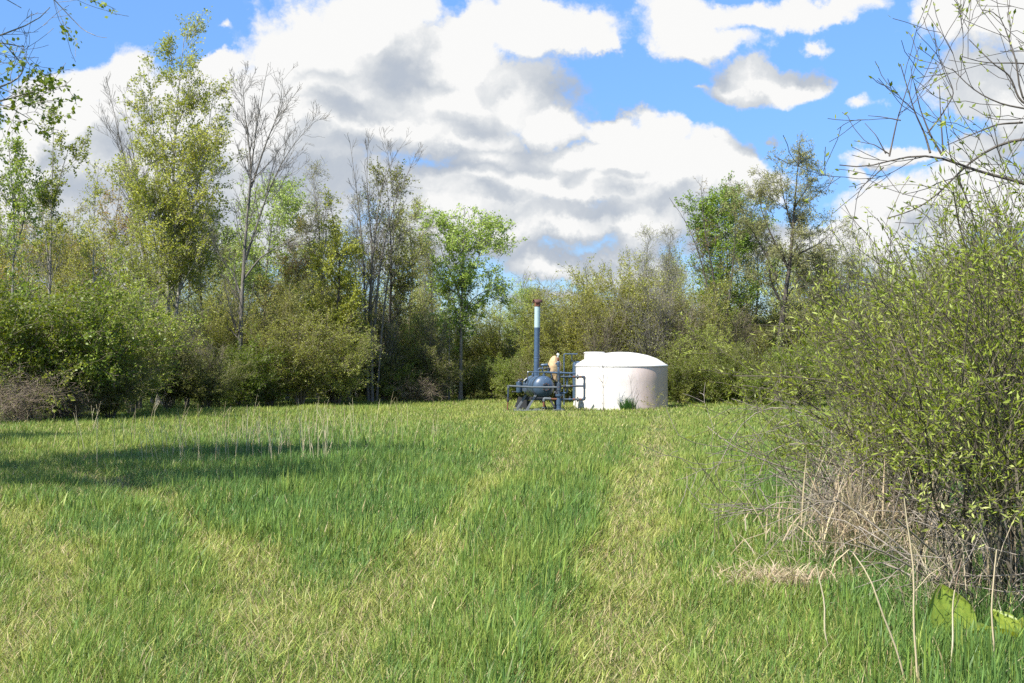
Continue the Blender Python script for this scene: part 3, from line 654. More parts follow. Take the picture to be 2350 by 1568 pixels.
for (key, x, Y, top, lab) in [
    ('scrub_olive0', 1085, 51, 730, 'low scrub just right of the round light green tree'), ('scrub_olive1', 1140, 50, 715, 'low yellow olive scrub left of the blue stack'), ('tree_light', 1192, 52, 668, 'small bright green tree just left of the blue stack'),
    ('scrub_olive1', 1235, 47, 690, 'yellow olive scrub right behind the blue stack'), ('scrub_bare1', 1250, 54, 640, 'thin grey scrub topping the low gap over the stack'), ('scrub_olive0', 1290, 46, 655, 'olive scrub behind the tan cover'),
    ('scrub_olive1', 1350, 45, 640, 'yellow olive scrub behind the tank lid'), ('scrub_olive2', 1405, 46, 605, 'tall olive scrub behind the middle of the tank'), ('scrub_bare0', 1380, 44, 690, 'brown scrub close behind the tank dome'),
    ('scrub_olive1', 1455, 45, 610, 'yellow olive scrub behind the right part of the tank'), ('scrub_bare1', 1500, 44, 620, 'grey stemmed scrub right of the tank'), ('scrub_bare0', 1560, 44, 640, 'brown stemmed scrub under the bronze leaning tree'),
    ('scrub_olive0', 1600, 45, 640, 'olive scrub under the green maple'), ('scrub_bare0', 1690, 46.5, 690, 'brown scrub left of the willow trunk'), ('scrub_olive2', 1722, 48, 720, 'olive scrub at the foot of the willow'),
    ('scrub_olive1', 1870, 48, 690, 'yellow olive scrub right of the willow trunk'), ('scrub_olive2', 1920, 43, 690, 'olive scrub before the grey saplings'), ('scrub_bare1', 2000, 42, 640, 'grey scrub behind the near willow shrub'), ('scrub_olive0', 2090, 42, 600, 'olive scrub high behind the near willow shrub'), ('scrub_bare0', 2200, 42, 560, 'brown scrub behind the near willow shrub'), ('scrub_olive1', 2300, 42, 540, 'scrub at the far right edge behind the near willow')]:
    T(key, 'light_green_tree' if key == 'tree_light' else 'willow_scrub', x, Y, top, lab, cat='tree' if key == 'tree_light' else 'shrub', group=G3)
for i, (x, Y, top) in enumerate([(1865, 48, 540), (1900, 46, 560), (1930, 49, 570), (1965, 48, 545), (1990, 47, 590), (1840, 50, 575), (2040, 47, 600), (1915, 51, 530), (1515, 50, 560), (1440, 50, 580)]):
    T('sapling%d' % (i % 2), 'slender_sapling', x, Y, top, 'slender dark grey sapling among the close set stems behind the willow' if i < 8 else 'slender grey sapling in the scrub above the white tank', cat='tree', group='close set saplings right of the willow' if i < 8 else 'saplings above the tank')
G4 = 'leafy bushes at the field edge right of the tank'
for (key, x, Y, top, lab, wd) in [('bush_green0', 1565, 42, 835, 'leafy bush right beside the tank', .9), ('bush_olive0', 1610, 43, 800, 'leafy olive bush, second from the tank', 1.0), ('bush_green0', 1655, 42, 830, 'leafy bush below the green maple', .95), ('bush_olive1', 1700, 42.5, 815, 'dusky bush left of the willow foot', 1.0),
                                  ('bush_green0', 1745, 41, 862, 'leafy bush in front of the willow trunk', .95), ('bush_olive0', 1812, 41, 850, 'olive bush right of the willow foot', 1.0), ('bush_green0', 1850, 40, 810, 'green bush nearest the willow shrub', 1.0), ('bush_olive0', 1480, 45, 820, 'olive bush peeping over the tank shoulder', 1.0), ('bush_olive0', 1130, 48, 845, 'low olive bush behind the left flow pipe', 1.0), ('bush_green0', 1170, 46, 835, 'fresh green bush behind the blue separator', .9), ('bush_olive0', 1065, 49, 850, 'low olive bush closing the far end of the grass', 1.0), ('bush_olive1', 1245, 45, 830, 'dusky bush behind the separator', 1.0), ('bush_olive0', 1310, 45, 830, 'olive bush behind the tan cover', 1.0)]:
    T(key, 'leafy_bush', x, Y, top, lab, cat='bush', group=G4, wide=wd)

# ---- deeper woods: one mass of stems and thin foliage nobody could count
def deep_woods():
    rng = np.random.default_rng(404); st = []
    xs = np.concatenate([rng.uniform(-34, -1.5, 150), rng.uniform(3, 34, 120), rng.uniform(-2, 4, 22)])
    for x in xs:
        Y = rng.uniform(51, 66); u = x / Y * F + 1175
        top = np.interp(u, [-200, 0, 300, 700, 950, 1060, 1150, 1230, 1400, 1600, 1900, 2400], [560, 545, 545, 570, 600, 670, 735, 715, 670, 610, 600, 590]) + rng.normal(0, 25)
        h = EYE + (HY - top) / F * Y
        a, b = rng.normal(0, .35, 2)
        st.append(([(x, Y, -.05), (x + a * .4, Y + b * .4, h * .5), (x + a, Y + b, h)], rng.uniform(.03, .075), .006))
    lo, hi = plant_meshes('woods', 405, st, [P(3.2, (.12, 1), 1.5, 'lin', (25, 60), .12, .07, 4), P(3.6, (.15, 1), .55, 'const', (25, 60), .15, .04, 3)], [(2, dict(per_m=15, size=.085, asp=.65, spread=.05)), (1, dict(per_m=5, size=.085, asp=.65, spread=.06))], BK_GREY, LF_OLIVE, .005, 8, 4)
    w = empty('background_woods', (0, 0, 0)); w['kind'] = 'stuff'; w['label'] = 'mass of thin budding trees deep behind the clearing'; w['category'] = 'woods'
    a = link('trunk', lo, w); b = link('crown', hi, w)
    st = []
    for x in rng.uniform(-34, 34, 620):
        Y = rng.uniform(48.5, 58); u = x / Y * F + 1175
        h = rng.uniform(1.2, 3.0) * (1.0 if not 1050 < u < 1240 else .6); a, b = rng.normal(0, .4, 2)
        st.append(([(x, Y, -.05), (x + a * .4, Y + b * .4, h * .5), (x + a, Y + b, h)], .02, .005))
    lo, hi = plant_meshes('undergrowth', 406, st, [P(5, (.03, 1), 1.0, 'const', (30, 70), .14, .03, 4), P(5.5, (.1, 1), .42, 'const', (25, 60), .15, .03, 3)], [(2, dict(per_m=22, size=.085, asp=.65, spread=.05)), (1, dict(per_m=9, size=.085, asp=.65, spread=.06))], BK_BROWN, LF_DEEP, .004, 6, 4)
    w = empty('undergrowth', (0, 0, 0)); w['kind'] = 'stuff'; w['label'] = 'dense low undergrowth closing the foot of the woods'; w['category'] = 'undergrowth'
    link('stem', lo, w); link('foliage', hi, w)
deep_woods()
if DEBUG: print('FACES', sum(len(o.data.polygons) for o in scene.objects if o.type == 'MESH'), 'UNIQUE', sum(len(m.polygons) for m in bpy.data.meshes))
# ------------------------------------------------------------------ equipment: solids turned about an axis, bars, pipes
class Geo:
    def __init__(s): s.b = []
    def lathe(s, o, d, prof, k=24, mat=0, sharp=32):
        """prof: [(distance along d, radius)] turned about the axis; hard corners stay hard"""
        o = np.array(o, float); d = nrm(np.array(d, float)); a = np.array([0, 0, 1.]) if abs(d[2]) < .9 else np.array([1., 0, 0])
        U = nrm(np.cross(d, a)); V = np.cross(d, U); pr = np.array(prof, float)
        runs = [[0]]
        for i in range(1, len(pr)):
            runs[-1].append(i)
            if i < len(pr) - 1:
                e0 = pr[i] - pr[i - 1]; e1 = pr[i + 1] - pr[i]
                c = np.dot(e0, e1) / max(np.linalg.norm(e0) * np.linalg.norm(e1), 1e-9)
                if c < math.cos(math.radians(sharp)): runs.append([i])
        an = np.arange(k) * 2 * math.pi / k
        ring = np.cos(an)[:, None] * U + np.sin(an)[:, None] * V
        for r in runs:
            p = pr[r]; m = len(p)
            v = o + p[:, 0][:, None, None] * d + p[:, 1][:, None, None] * ring[None]
            j = np.arange(k); b = (np.arange(m - 1) * k)[:, None]
            f = np.stack([b + j, b + (j + 1) % k, b + k + (j + 1) % k, b + k + j], -1).reshape(-1, 4)
            s.b.append(Blk(v.reshape(-1, 3), f, mat))
        return s
    def cyl(s, p0, p1, r, r1=None, k=16, mat=0, bev=.12):
        p0 = np.array(p0, float); p1 = np.array(p1, float); L_ = np.linalg.norm(p1 - p0); r1 = r if r1 is None else r1; e = min(bev * r, L_ * .3)
        return s.lathe(p0, p1 - p0, [(0, 0), (0, r - e), (e, r), (L_ - e, r1), (L_, r1 - e), (L_, 0)], k, mat, 50)
    def ball(s, c, r, k=16, mat=0, sq=1.0):
        return s.lathe(c, (0, 0, 1), [(-r * sq * math.cos(t), r * math.sin(t)) for t in np.linspace(0, math.pi, 9)], k, mat, 60)
    def pipe(s, pts, r, k=12, mat=0, bend=2.2):
        """a pipe along a polyline with rounded bends"""
        pts = [np.array(p, float) for p in pts]; q = [pts[0]]
        for a, b, c in zip(pts[:-2], pts[1:-1], pts[2:]):
            da, dc = nrm(a - b), nrm(c - b); w = min(bend * r, .45 * np.linalg.norm(a - b), .45 * np.linalg.norm(c - b))
            for t in np.linspace(0, 1, 6): q.append((1 - t) ** 2 * (b + da * w) + 2 * t * (1 - t) * b + t * t * (b + dc * w))
        q.append(pts[-1]); q = np.array(q)[None]
        s.b.append(tubes(q, np.full(q.shape[:2], r), k, mat))
        for e, f in ((pts[0], pts[1]), (pts[-1], pts[-2])): s.lathe(e, nrm(f - e), [(0, 0), (0, r)], k, mat)
        return s
    def bar(s, p0, p1, w, t, mat=0, up=(0, 1, 0)):
        p0 = np.array(p0, float); p1 = np.array(p1, float); d = nrm(p1 - p0); U = nrm(np.cross(d, up)) * w / 2; V = nrm(np.cross(d, U)) * t / 2
        v = [p + a * U + b * V for p in (p0, p1) for a, b in ((-1, -1), (1, -1), (1, 1), (-1, 1))]
        f = [(0, 1, 2, 3), (7, 6, 5, 4), (0, 4, 5, 1), (1, 5, 6, 2), (2, 6, 7, 3), (3, 7, 4, 0)]
        s.b.append(Blk(np.array(v)[np.array(f).ravel()], np.arange(24).reshape(6, 4), mat, None, False)); return s
    def out(s, name, mats, parent): return link(name, mesh_np(name, s.b, mats if isinstance(mats, list) else [mats]), parent)

def paint_mat(name, base, rust=.5, scale=9.0, chips=None, rough=.5, base2=None):
    """weathered paint: rust breaking through in patches, small pale chips"""
    m, nt, out = new_mat(name); L = nt.links.new
    tc = N(nt, 'ShaderNodeTexCoord'); geo = N(nt, 'ShaderNodeNewGeometry')
    n1 = N(nt, 'ShaderNodeTexNoise', i_Scale=scale, i_Detail=8.0, i_Roughness=.68); L(geo.outputs['Position'], n1.inputs['Vector'])
    n2 = N(nt, 'ShaderNodeTexNoise', i_Scale=scale * 3.1, i_Detail=5.0, i_Roughness=.6); L(geo.outputs['Position'], n2.inputs['Vector'])
    rb = ramp(nt, [(.3, tuple(c * .8 for c in base)), (.7, base2 or tuple(c * 1.25 for c in base))]); L(n2.outputs[0], rb.inputs[0])
    rr_ = ramp(nt, [(.3, (.055, .026, .016)), (.6, (.17, .065, .03)), (.8, (.25, .12, .06))]); L(n2.outputs[0], rr_.inputs[0])
    t = .5 + (1 - rust) * .32
    rm = ramp(nt, [(t - .02, (0, 0, 0)), (t + .03, (1, 1, 1))]); L(n1.outputs[0], rm.inputs[0])
    mx = N(nt, 'ShaderNodeMix', data_type='RGBA'); L(rm.outputs[0], mx.inputs[0]); L(rb.outputs[0], mx.inputs[6]); L(rr_.outputs[0], mx.inputs[7])
    last = mx.outputs[2]
    if chips:
        n3 = N(nt, 'ShaderNodeTexNoise', i_Scale=scale * 2.2, i_Detail=6.0, i_Roughness=.62); L(tc.outputs['Object'], n3.inputs['Vector'])
        rc = ramp(nt, [(.66, (0, 0, 0)), (.69, (1, 1, 1))]); L(n3.outputs[0], rc.inputs[0])
        mc = N(nt, 'ShaderNodeMix', data_type='RGBA'); L(rc.outputs[0], mc.inputs[0]); L(last, mc.inputs[6]); mc.inputs[7].default_value = (*chips, 1); last = mc.outputs[2]
    bs = N(nt, 'ShaderNodeBsdfPrincipled'); L(last, bs.inputs['Base Color'])
    ro = N(nt, 'ShaderNodeMapRange', i_3=rough, i_4=.9); L(rm.outputs[0], ro.inputs[0]); L(ro.outputs[0], bs.inputs['Roughness'])
    bp = N(nt, 'ShaderNodeBump', i_Strength=.35, i_Distance=.006); L(n1.outputs[0], bp.inputs['Height']); L(bp.outputs[0], bs.inputs['Normal'])
    L(bs.outputs[0], out.inputs[0]); return m

BLUE = (.052, .086, .136)
PAINT = paint_mat('blue_paint', BLUE, .32, 8, (.40, .44, .46), .38)
PAINT_W = paint_mat('worn_blue_paint', (.040, .058, .082), .62, 11, None, .5)
PAINT_G = paint_mat('grey_blue_paint', (.09, .105, .115), .45, 16, (.30, .31, .29), .6)
STACKB = paint_mat('stack_blue', (.050, .088, .145), .22, 5, None, .5)
STACKW = paint_mat('stack_pale', (.36, .50, .51), .10, 12, None, .5, (.44, .56, .57))
RUST = paint_mat('rust', (.14, .055, .028), .55, 14, None, .85)
RUSTW = paint_mat('cap_rust', (.095, .042, .032), .5, 10, (.42, .36, .32), .8)
DARK = paint_mat('dark_steel', (.030, .032, .036), .5, 9, None, .7)
FRAME = paint_mat('frame_steel', (.14, .155, .17), .5, 10, (.28, .30, .32), .7)
PALE = paint_mat('pale_cap', (.60, .60, .57), .12, 14, None, .6)
GAUGE = paint_mat('gauge_metal', (.55, .56, .56), .0, 20, None, .22)

EX, EY = 1.448, 37.75; S2 = .00139
def e(px, py, dy=0.0): return ((px - 1310) * S2, dy, (1425 - py) * S2)

# ---- the separator on its skid
sep_ = empty('gas_separator', (EX, EY, 0), 0, 'weathered blue horizontal vessel on a skid with a tall stack and valves on top', 'gas separator')
th = R(15); ax = np.array([-math.sin(th), math.cos(th), 0]); c0 = np.array(e(965, 885, .12)); RV = .338
head = lambda s0, sg: [(s0 + sg * .20 * math.sin(t), RV * math.cos(t)) for t in np.linspace(0, math.pi / 2, 9)]
ves = Geo().lathe(c0, ax, list(reversed(head(0, -1))) + head(1.15, 1), 40, 0, 60).out('vessel', PAINT, sep_)
for s0 in (.0, .09, .62): Geo().lathe(c0 + ax * s0, ax, [(-.012, RV - .01), (-.012, RV + .012), (.022, RV + .012), (.022, RV - .01)], 40).out('band', PAINT_W, ves)
fl0 = c0 + np.array([.075, -.155, 0.0]); fd = nrm(np.array([.22, -1, -.02]))
fl = Geo().lathe(fl0, fd, [(-.04, .085), (.035, .085), (.035, .125), (.06, .125), (.06, .07), (.045, .07), (.045, 0)], 24).out('end_flange', PAINT_W, ves)
for i in range(8):
    a = i * math.pi / 4; U = nrm(np.cross(fd, (0, 0, 1))); V = np.cross(fd, U); p = fl0 + (U * math.cos(a) + V * math.sin(a)) * .105
    Geo().cyl(p + fd * .055, p + fd * .085, .013, k=6).out('bolt', RUST, fl)
Geo().lathe(e(1005, 690, .28), (0, 0, 1), [(-.05, .06), (.02, .06), (.02, .085), (.055, .085), (.06, .07), (.06, 0)], 20).out('top_cap', PALE, ves)
Geo().lathe(e(985, 640, .28), (0, 0, 1), [(-.06, .035), (.0, .035), (.0, .048), (.05, .048), (.05, .03), (.09, .03)], 14).out('nozzle', PAINT, ves)
Geo().bar(e(535, 760, .95), e(605, 700, .95), .02, .25).out('name_plate', PALE, ves)
# stack
st = Geo().lathe(e(822, 700, .75), (.014, 0, 1), [(0, .088), (.62, .088), (.625, .094), (.65, .094), (.655, .088), (1.60, .088)], 28).out('stack', STACKB, sep_)
t0 = np.array(e(822, 700, .75)); sd_ = nrm(np.array([.014, 0, 1]))
Geo().lathe(t0 + sd_ * 1.60, sd_, [(0, .0885), (.66, .0885)], 28).out('upper_stack', STACKW, st)
Geo().lathe(t0 + sd_ * 2.26, sd_, [(0, .0885), (.0, .095), (.12, .095), (.12, .08)], 28).out('rim', RUST, st)
cp = Geo(); cc = t0 + sd_ * 2.395
ca = nrm(np.array([1.0, .35, 0])); cb = np.array([-.35, 1, 0]) / 1.06
vv, ff = [], []
for i, a in enumerate(np.linspace(-.15, math.pi + .15, 15)):
    for rr2 in (.112, .105):
        for sgn in (-1, 1): vv.append(cc + cb * math.cos(a) * rr2 + np.array([0, 0, .80 * math.sin(a) * rr2]) + ca * sgn * .135)
    if i:
        q = (i - 1) * 4; w = i * 4
        ff += [(q, q + 1, w + 1, w), (q + 2, w + 2, w + 3, q + 3), (q, w, w + 2, q + 2), (q + 1, q + 3, w + 3, w + 1)]
cp.b.append(Blk(vv, ff)); cp.out('rain_cap', RUSTW, st)
Geo().lathe(e(822, 720, .75), (0, 0, 1), [(-.05, .10), (.04, .10), (.04, .13), (.065, .13), (.065, .09)], 24).out('collar', DARK, st)
# skid
for dy, x0, x1 in ((-.05, 790, 590), (.42, 585, 365)):
    Geo().bar(e(x0, 1075, dy + .05), e(x1, 1412, dy), .062, .05, up=(0, 1, .2)).bar(np.array(e(x0, 1075, dy + .05)) + (.03, .03, 0), np.array(e(x1, 1412, dy)) + (.03, .03, 0), .012, .075).out('leg', FRAME, sep_)
for dy, x0, x1 in ((-.05, 1090, 1250), (.55, 900, 1060)):
    Geo().bar(e(x0, 1110, dy + .05), e(x1, 1412, dy), .06, .05).out('leg', DARK, sep_)
Geo().bar(e(700, 1150, .02), e(1110, 1150, .02), .09, .05).out('saddle', DARK, sep_)
Geo().bar(e(495, 1150, .5), e(930, 1150, .5), .10, .05).out('saddle', DARK, sep_)
Geo().pipe([e(325, 1412, -.12), e(1010, 1402, -.12)], .026).out('base_rail', PAINT_G, sep_)
Geo().pipe([e(300, 1412, .62), e(900, 1402, .62)], .026).out('base_rail', PAINT_G, sep_)
Geo().bar(e(365, 1412, -.1), e(330, 1412, .62), .04, .04, up=(0, 0, 1)).out('cross_rail', FRAME, sep_)
Geo().bar(e(1240, 1412, -.1), e(1060, 1412, .62), .04, .04, up=(0, 0, 1)).out('cross_rail', FRAME, sep_)
Geo().bar(e(560, 1165, .66), e(470, 1400, .66), .42, .012, up=(0, 1, 0)).out('back_plate', DARK, sep_)
# burner housing on the left with its valve
bh = Geo().lathe(e(430, 1015, .32), (0, 0, 1), [(0, 0), (0, .085), (.02, .095), (.29, .095), (.305, .105), (.325, .105), (.325, .06), (.34, .05), (.34, 0)], 24).out('burner_housing', PAINT, sep_)
Geo().cyl(e(400, 790, .32), e(470, 735, .30), .035).ball(e(490, 735, .28), .045, mat=0).cyl(e(430, 800, .32), e(430, 740, .32), .03).ball(e(425, 742, .32), .042).out('valve_head', DARK, bh)
Geo().pipe([e(380, 1005, .32), e(300, 1000, .32)], .02).ball(e(285, 1003, .32), .032).out('drain_valve', DARK, bh)
Geo().pipe([e(430, 1025, .32), e(415, 1075, .32)], .008).out('drain_pin', RUST, bh)
Geo().pipe([e(500, 830, .30), e(620, 825, .26), e(620, 570, .26)], .014).out('impulse_pipe', PAINT_W, sep_)
Geo().lathe(e(560, 940, .10), (-.3, -1, 0), [(0, .05), (.04, .05), (.04, .075), (.06, .075), (.06, 0)], 16).cyl(e(560, 1030, .05), e(580, 880, .05), .02).out('sight_glass', PAINT_W, sep_)
# long flow pipe crossing in front
fp = Geo().pipe([e(1262, 893, -.22), e(700, 890, -.22), e(195, 862, -.22)], .031).out('flow_pipe', PAINT_G, sep_)
Geo().lathe(e(190, 862, -.22), (0, 0, -1), [(-.03, 0), (-.03, .036), (.07, .036), (.07, .031)], 14).out('elbow', PAINT_G, fp)
dp = Geo().pipe([e(188, 900, -.22), e(182, 1110, -.22)], .027).out('drop_pipe', PAINT_W, fp)
Geo().pipe([e(182, 1110, -.22), e(168, 1430, -.22)], .022).out('rusty_drop_pipe', RUST, fp)
Geo().lathe(e(180, 1215, -.22), (0, 0, 1), [(0, .02), (0, .032), (.035, .045), (.09, .045), (.10, .03), (.16, .03)], 14).bar(e(135, 1155, -.25), e(245, 1155, -.25), .012, .02).out('stop_valve', DARK, dp)
# gas line over the top
gl = Geo().pipe([e(620, 570, .26), e(620, 555, .26), e(1010, 560, .26)], .016).out('gas_line', PAINT, sep_)
Geo().lathe(e(1005, 560, .26), (1, 0, -.012), [(0, .016), (0, .032), (.04, .032)], 14).pipe([e(1020, 562, .26), e(1330, 578, .26), e(1700, 588, .26)], .031).out('wide_gas_line', PAINT, gl)
Geo().lathe(e(1335, 578, .26), (1, 0, 0), [(0, .03), (0, .05), (.06, .05), (.06, .03)], 14).out('union', PAINT, gl)
Geo().ball(e(628, 556, .26), .024).out('bright_elbow', PALE, gl)
# valves over the vessel
rg = Geo().cyl(e(930, 405, .45), e(1080, 400, .45), .042).ball(e(935, 405, .45), .034).lathe(e(1040, 402, .45), (1, 0, 0), [(0, .042), (0, .052), (.03, .052), (.03, .042)], 16).out('regulator', PAINT, sep_)
Geo().cyl(e(957, 560, .45), e(957, 430, .45), .024).out('riser', PAINT, rg)
rg2 = Geo().ball(e(1030, 480, .42), .05, sq=.8).cyl(e(985, 490, .42), e(1110, 475, .42), .032).ball(e(1085, 470, .42), .036).out('regulator', DARK, sep_)
Geo().cyl(e(1085, 550, .42), e(1085, 470, .42), .026).out('riser', PAINT, rg2)
Geo().pipe([e(1110, 478, .42), e(1160, 490, .42), e(1160, 740, .40)], .025).out('return_pipe', PAINT_W, sep_)
Geo().pipe([e(866, 670, .42), e(866, 480, .42), e(930, 478, .42)], .026).lathe(e(866, 520, .42), (0, 0, 1), [(0, .026), (0, .036), (.05, .036), (.05, .026)], 14).out('relief_pipe', PAINT, sep_)
Geo().cyl(e(740, 690, .72), e(740, 580, .72), .028).out('vent_stub', PAINT, sep_)

# ---- upright pipe manifold with its loops
mf = empty('pipe_manifold', (EX, EY, 0), 0, 'upright blue pipe manifold with rusty loops, between the vessel and the white tank', 'pipe manifold')
dy = -.25
col_ = Geo().lathe(e(1304, 1395, dy), (0, 0, 1), [(0, .078), (.055, .078), (.06, .070), (.16, .070), (.165, .08), (.31, .08), (.315, .066), (.46, .066)], 24).out('column', PAINT, mf)
Geo().lathe(e(1308, 1085, dy), (0, 0, 1), [(0, .05), (0, .112), (.028, .112), (.03, .09), (.034, .112), (.06, .112), (.06, .05)], 24).out('flange', PAINT, col_)
Geo().lathe(e(1306, 1045, dy), (0, 0, 1), [(0, .045), (.05, .045), (.055, .05), (.11, .05), (.12, .066), (.34, .066), (.345, .04), (.36, .034)], 20).out('check_valve', PAINT_W, col_)
Geo().lathe(e(1301, 800, dy), (0, 0, 1), [(0, .03), (.10, .03), (.10, .042), (.25, .042), (.25, .034)], 16).out('tee', PAINT_W, col_)
Geo().cyl(e(1299, 630, dy), e(1295, 410, dy), .034).out('riser', PAINT, col_)
Geo().lathe(e(1292, 425, dy), (0, 0, 1), [(0, .034), (0, .044), (.03, .052), (.12, .052), (.135, .042), (.155, .034)], 16).cyl(e(1255, 370, dy), e(1225, 370, dy), .024).out('reducer', PAINT, col_)
Geo().cyl(e(1290, 315, dy), e(1289, 235, dy), .035).out('rusty_nipple', RUST, col_)
gg = Geo().cyl(e(1285, 235, dy), e(1283, 200, dy), .018).lathe(e(1283, 168, dy + .02), (.1, -1, .1), [(0, 0), (0, .036), (.008, .042), (.04, .042), (.044, .036), (.044, 0)], 20).out('gauge', GAUGE, col_)
Geo().bar(e(1165, 1385, dy - .03), e(1420, 1375, dy - .03), .02, .20, up=(0, 1, 0)).bar(e(1180, 1400, dy - .12), e(1400, 1395, dy - .12), .05, .012, up=(0, 1, 0)).out('base_plate', PAINT_G, mf)
def loop(name, y, yc, x0=1340):
    lp = Geo().pipe([e(x0, y, dy), e(1845, y, dy)], .030).out(name, PAINT_W, mf)
    for x, r, m in ((1400, .036, PAINT_W), (1545, .046, PAINT), (1635, .033, RUST), (1720, .042, PAINT_G), (1780, .033, RUST)):
        Geo().lathe(e(x - 22, y, dy), (1, 0, 0), [(0, .03), (0, r), (.062, r), (.062, .03)], 14).out('rusty_nipple' if m is RUST else 'coupling', m, lp)
    Geo().lathe(e(1718, y - 55 if y < 900 else y - 55, dy), (0, 0, -1), [(0, .008), (.02, .02), (.075, .034), (.15, .02)], 12).out('union_nut', DARK, lp)
    Geo().cyl(e(1550, y, dy), e(1550, y - 52, dy), .022).ball(e(1550, y - 56, dy), .026).out('valve_stem', DARK, lp)
    s_ = 1 if yc > y else -1
    Geo().pipe([e(1815, y, dy), e(1868, y, dy), e(1869, y + s_ * 55, dy)], .041).out('elbow', PAINT_W, lp)
    return lp
loop('upper_pipe', 660, 900); loop('lower_pipe', 1158, 900)
Geo().pipe([e(1870, 700, dy), e(1868, 1120, dy)], .030).lathe(e(1869, 920, dy), (0, 0, 1), [(0, .03), (0, .04), (.15, .04), (.15, .03)], 14).lathe(e(1869, 830, dy), (0, 0, 1), [(0, .03), (0, .036), (.05, .036), (.05, .03)], 14).out('cross_pipe', PAINT_W, mf)
mp_ = Geo().pipe([e(1350, 868, dy), e(1850, 862, dy)], .029).out('middle_pipe', PAINT_W, mf)
Geo().ball(e(1425, 870, dy), .052).cyl(e(1425, 930, dy), e(1425, 830, dy), .03).out('valve_body', DARK, mp_)
Geo().lathe(e(1460, 866, dy), (1, 0, 0), [(0, .03), (0, .042), (.13, .042), (.13, .03)], 14).out('coupling', PAINT_G, mp_)
Geo().pipe([e(1340, 1020, dy + .06), e(1490, 1015, dy + .06), e(1490, 690, dy + .06)], .027).out('bypass_pipe', PAINT, mf)
ol = Geo().pipe([e(1262, 1155, dy), e(1110, 1150, dy)], .032).out('outlet_pipe', RUST, mf)
Geo().pipe([e(1130, 1148, dy), e(975, 1140, dy), e(972, 1200, dy)], .044).out('elbow', PAINT_G, ol)
Geo().pipe([e(972, 1190, dy), e(970, 1320, dy)], .034).out('rusty_drop_pipe', RUST, ol)
Geo().lathe(e(968, 1345, dy), (0, 0, 1), [(-.06, .03), (0, .03), (0, .07), (.022, .07), (.022, .035)], 18).out('flange', PAINT_G, ol)
Geo().ball(e(1225, 1010, dy + .02), .05).cyl(e(1190, 1010, dy + .02), e(1290, 1015, dy + .02), .026).ball(e(1258, 1030, dy - .03), .035).out('side_valve', DARK, mf)

# ---- upright blue drip vessel behind, with its own thin riser
dv = empty('drip_vessel', (2.226, 41.0, 0), 0, 'upright blue cylinder with a domed top, half hidden behind the white tank', 'pressure vessel')
rv = .19
Geo().lathe((0, 0, .24), (0, 0, 1), [(0, 0), (0, rv * .8), (.03, rv)] + [(1.20, rv)] + [(1.20 + .10 * math.sin(t), rv * math.cos(t)) for t in np.linspace(.15, math.pi / 2, 7)], 32, 0, 50).out('shell', PAINT, dv)
Geo().lathe((0, 0, 1.14), (0, 0, 1), [(0, rv), (0, rv + .006), (.03, rv + .006), (.03, rv)], 32).out('band', PAINT_W, dv)
Geo().lathe((0, 0, 0), (0, 0, 1), [(0, rv * .95), (.25, rv * .75)], 24).out('skirt', PALE, dv)
Geo().pipe([(-.5, -.5, .02), (-.5, -.5, 1.78), (-.05, -.5, 1.78)], .02).lathe((-.5, -.5, 1.55), (0, 0, 1), [(0, .019), (0, .026), (.03, .026), (.03, .019)], 12).pipe([(-.24, -.5, 1.78), (-.24, -.4, 1.55), (-.05, -.08, 1.50)], .017).out('vent_pipe', PAINT, dv)

# ---- tan fabric cover over a meter behind the manifold
fcv = empty('fabric_cover', (EX, EY + .55, 0), 0, 'tan cloth bag tied over a meter behind the blue manifold', 'cover')
prof = [(198, 1205, 1255), (212, 1178, 1285), (250, 1145, 1318), (310, 1112, 1352), (380, 1086, 1388), (450, 1080, 1382), (540, 1092, 1350), (620, 1135, 1325), (690, 1165, 1305), (745, 1195, 1290), (772, 1238, 1276)]
vv = []; kk = 36
for (py, xa, xb) in prof:
    a = np.array(e((xa + xb) / 2, py)); hw = (xb - xa) / 2 * S2
    for j in range(kk):
        t = j * 2 * math.pi / kk
        wr = 1 + .10 * (vnoise(np.array([j * .55 % (kk * .55)]), np.array([py * .012]), 61)[0] - .5) + .05 * math.sin(t * 5 + py * .01)
        vv.append(a + np.array([math.cos(t) * hw * wr, math.sin(t) * (.10 + hw * .55) * wr, 0]))
ff = [(i * kk + j, i * kk + (j + 1) % kk, (i + 1) * kk + (j + 1) % kk, (i + 1) * kk + j) for i in range(len(prof) - 1) for j in range(kk)]
gco = Geo(); gco.b.append(Blk(vv, ff)); gco.lathe(e(1230, 198), (0, 0, 1), [(0, .045), (.012, 0)], 12)
mt, nt, out = new_mat('tan_canvas'); L = nt.links.new
geo = N(nt, 'ShaderNodeNewGeometry'); no = N(nt, 'ShaderNodeTexNoise', i_Scale=7.0, i_Detail=4.0); L(geo.outputs['Position'], no.inputs['Vector'])
rp = ramp(nt, [(.3, (.42, .285, .15)), (.7, (.52, .375, .21))]); L(no.outputs[0], rp.inputs[0])
bs = N(nt, 'ShaderNodeBsdfPrincipled', i_Roughness=.85); L(rp.outputs[0], bs.inputs['Base Color']); bp = N(nt, 'ShaderNodeBump', i_Strength=.9, i_Distance=.03); L(no.outputs[0], bp.inputs['Height']); L(bp.outputs[0], bs.inputs['Normal']); L(bs.outputs[0], out.inputs[0])
gco.out('cloth', mt, fcv)
Geo().lathe(e(1262, 765), (0, 0, -1), [(0, .03), (.02, .04), (.30, .04), (.34, .06), (1.0, .05)], 14).out('meter_pipe', DARK, fcv)

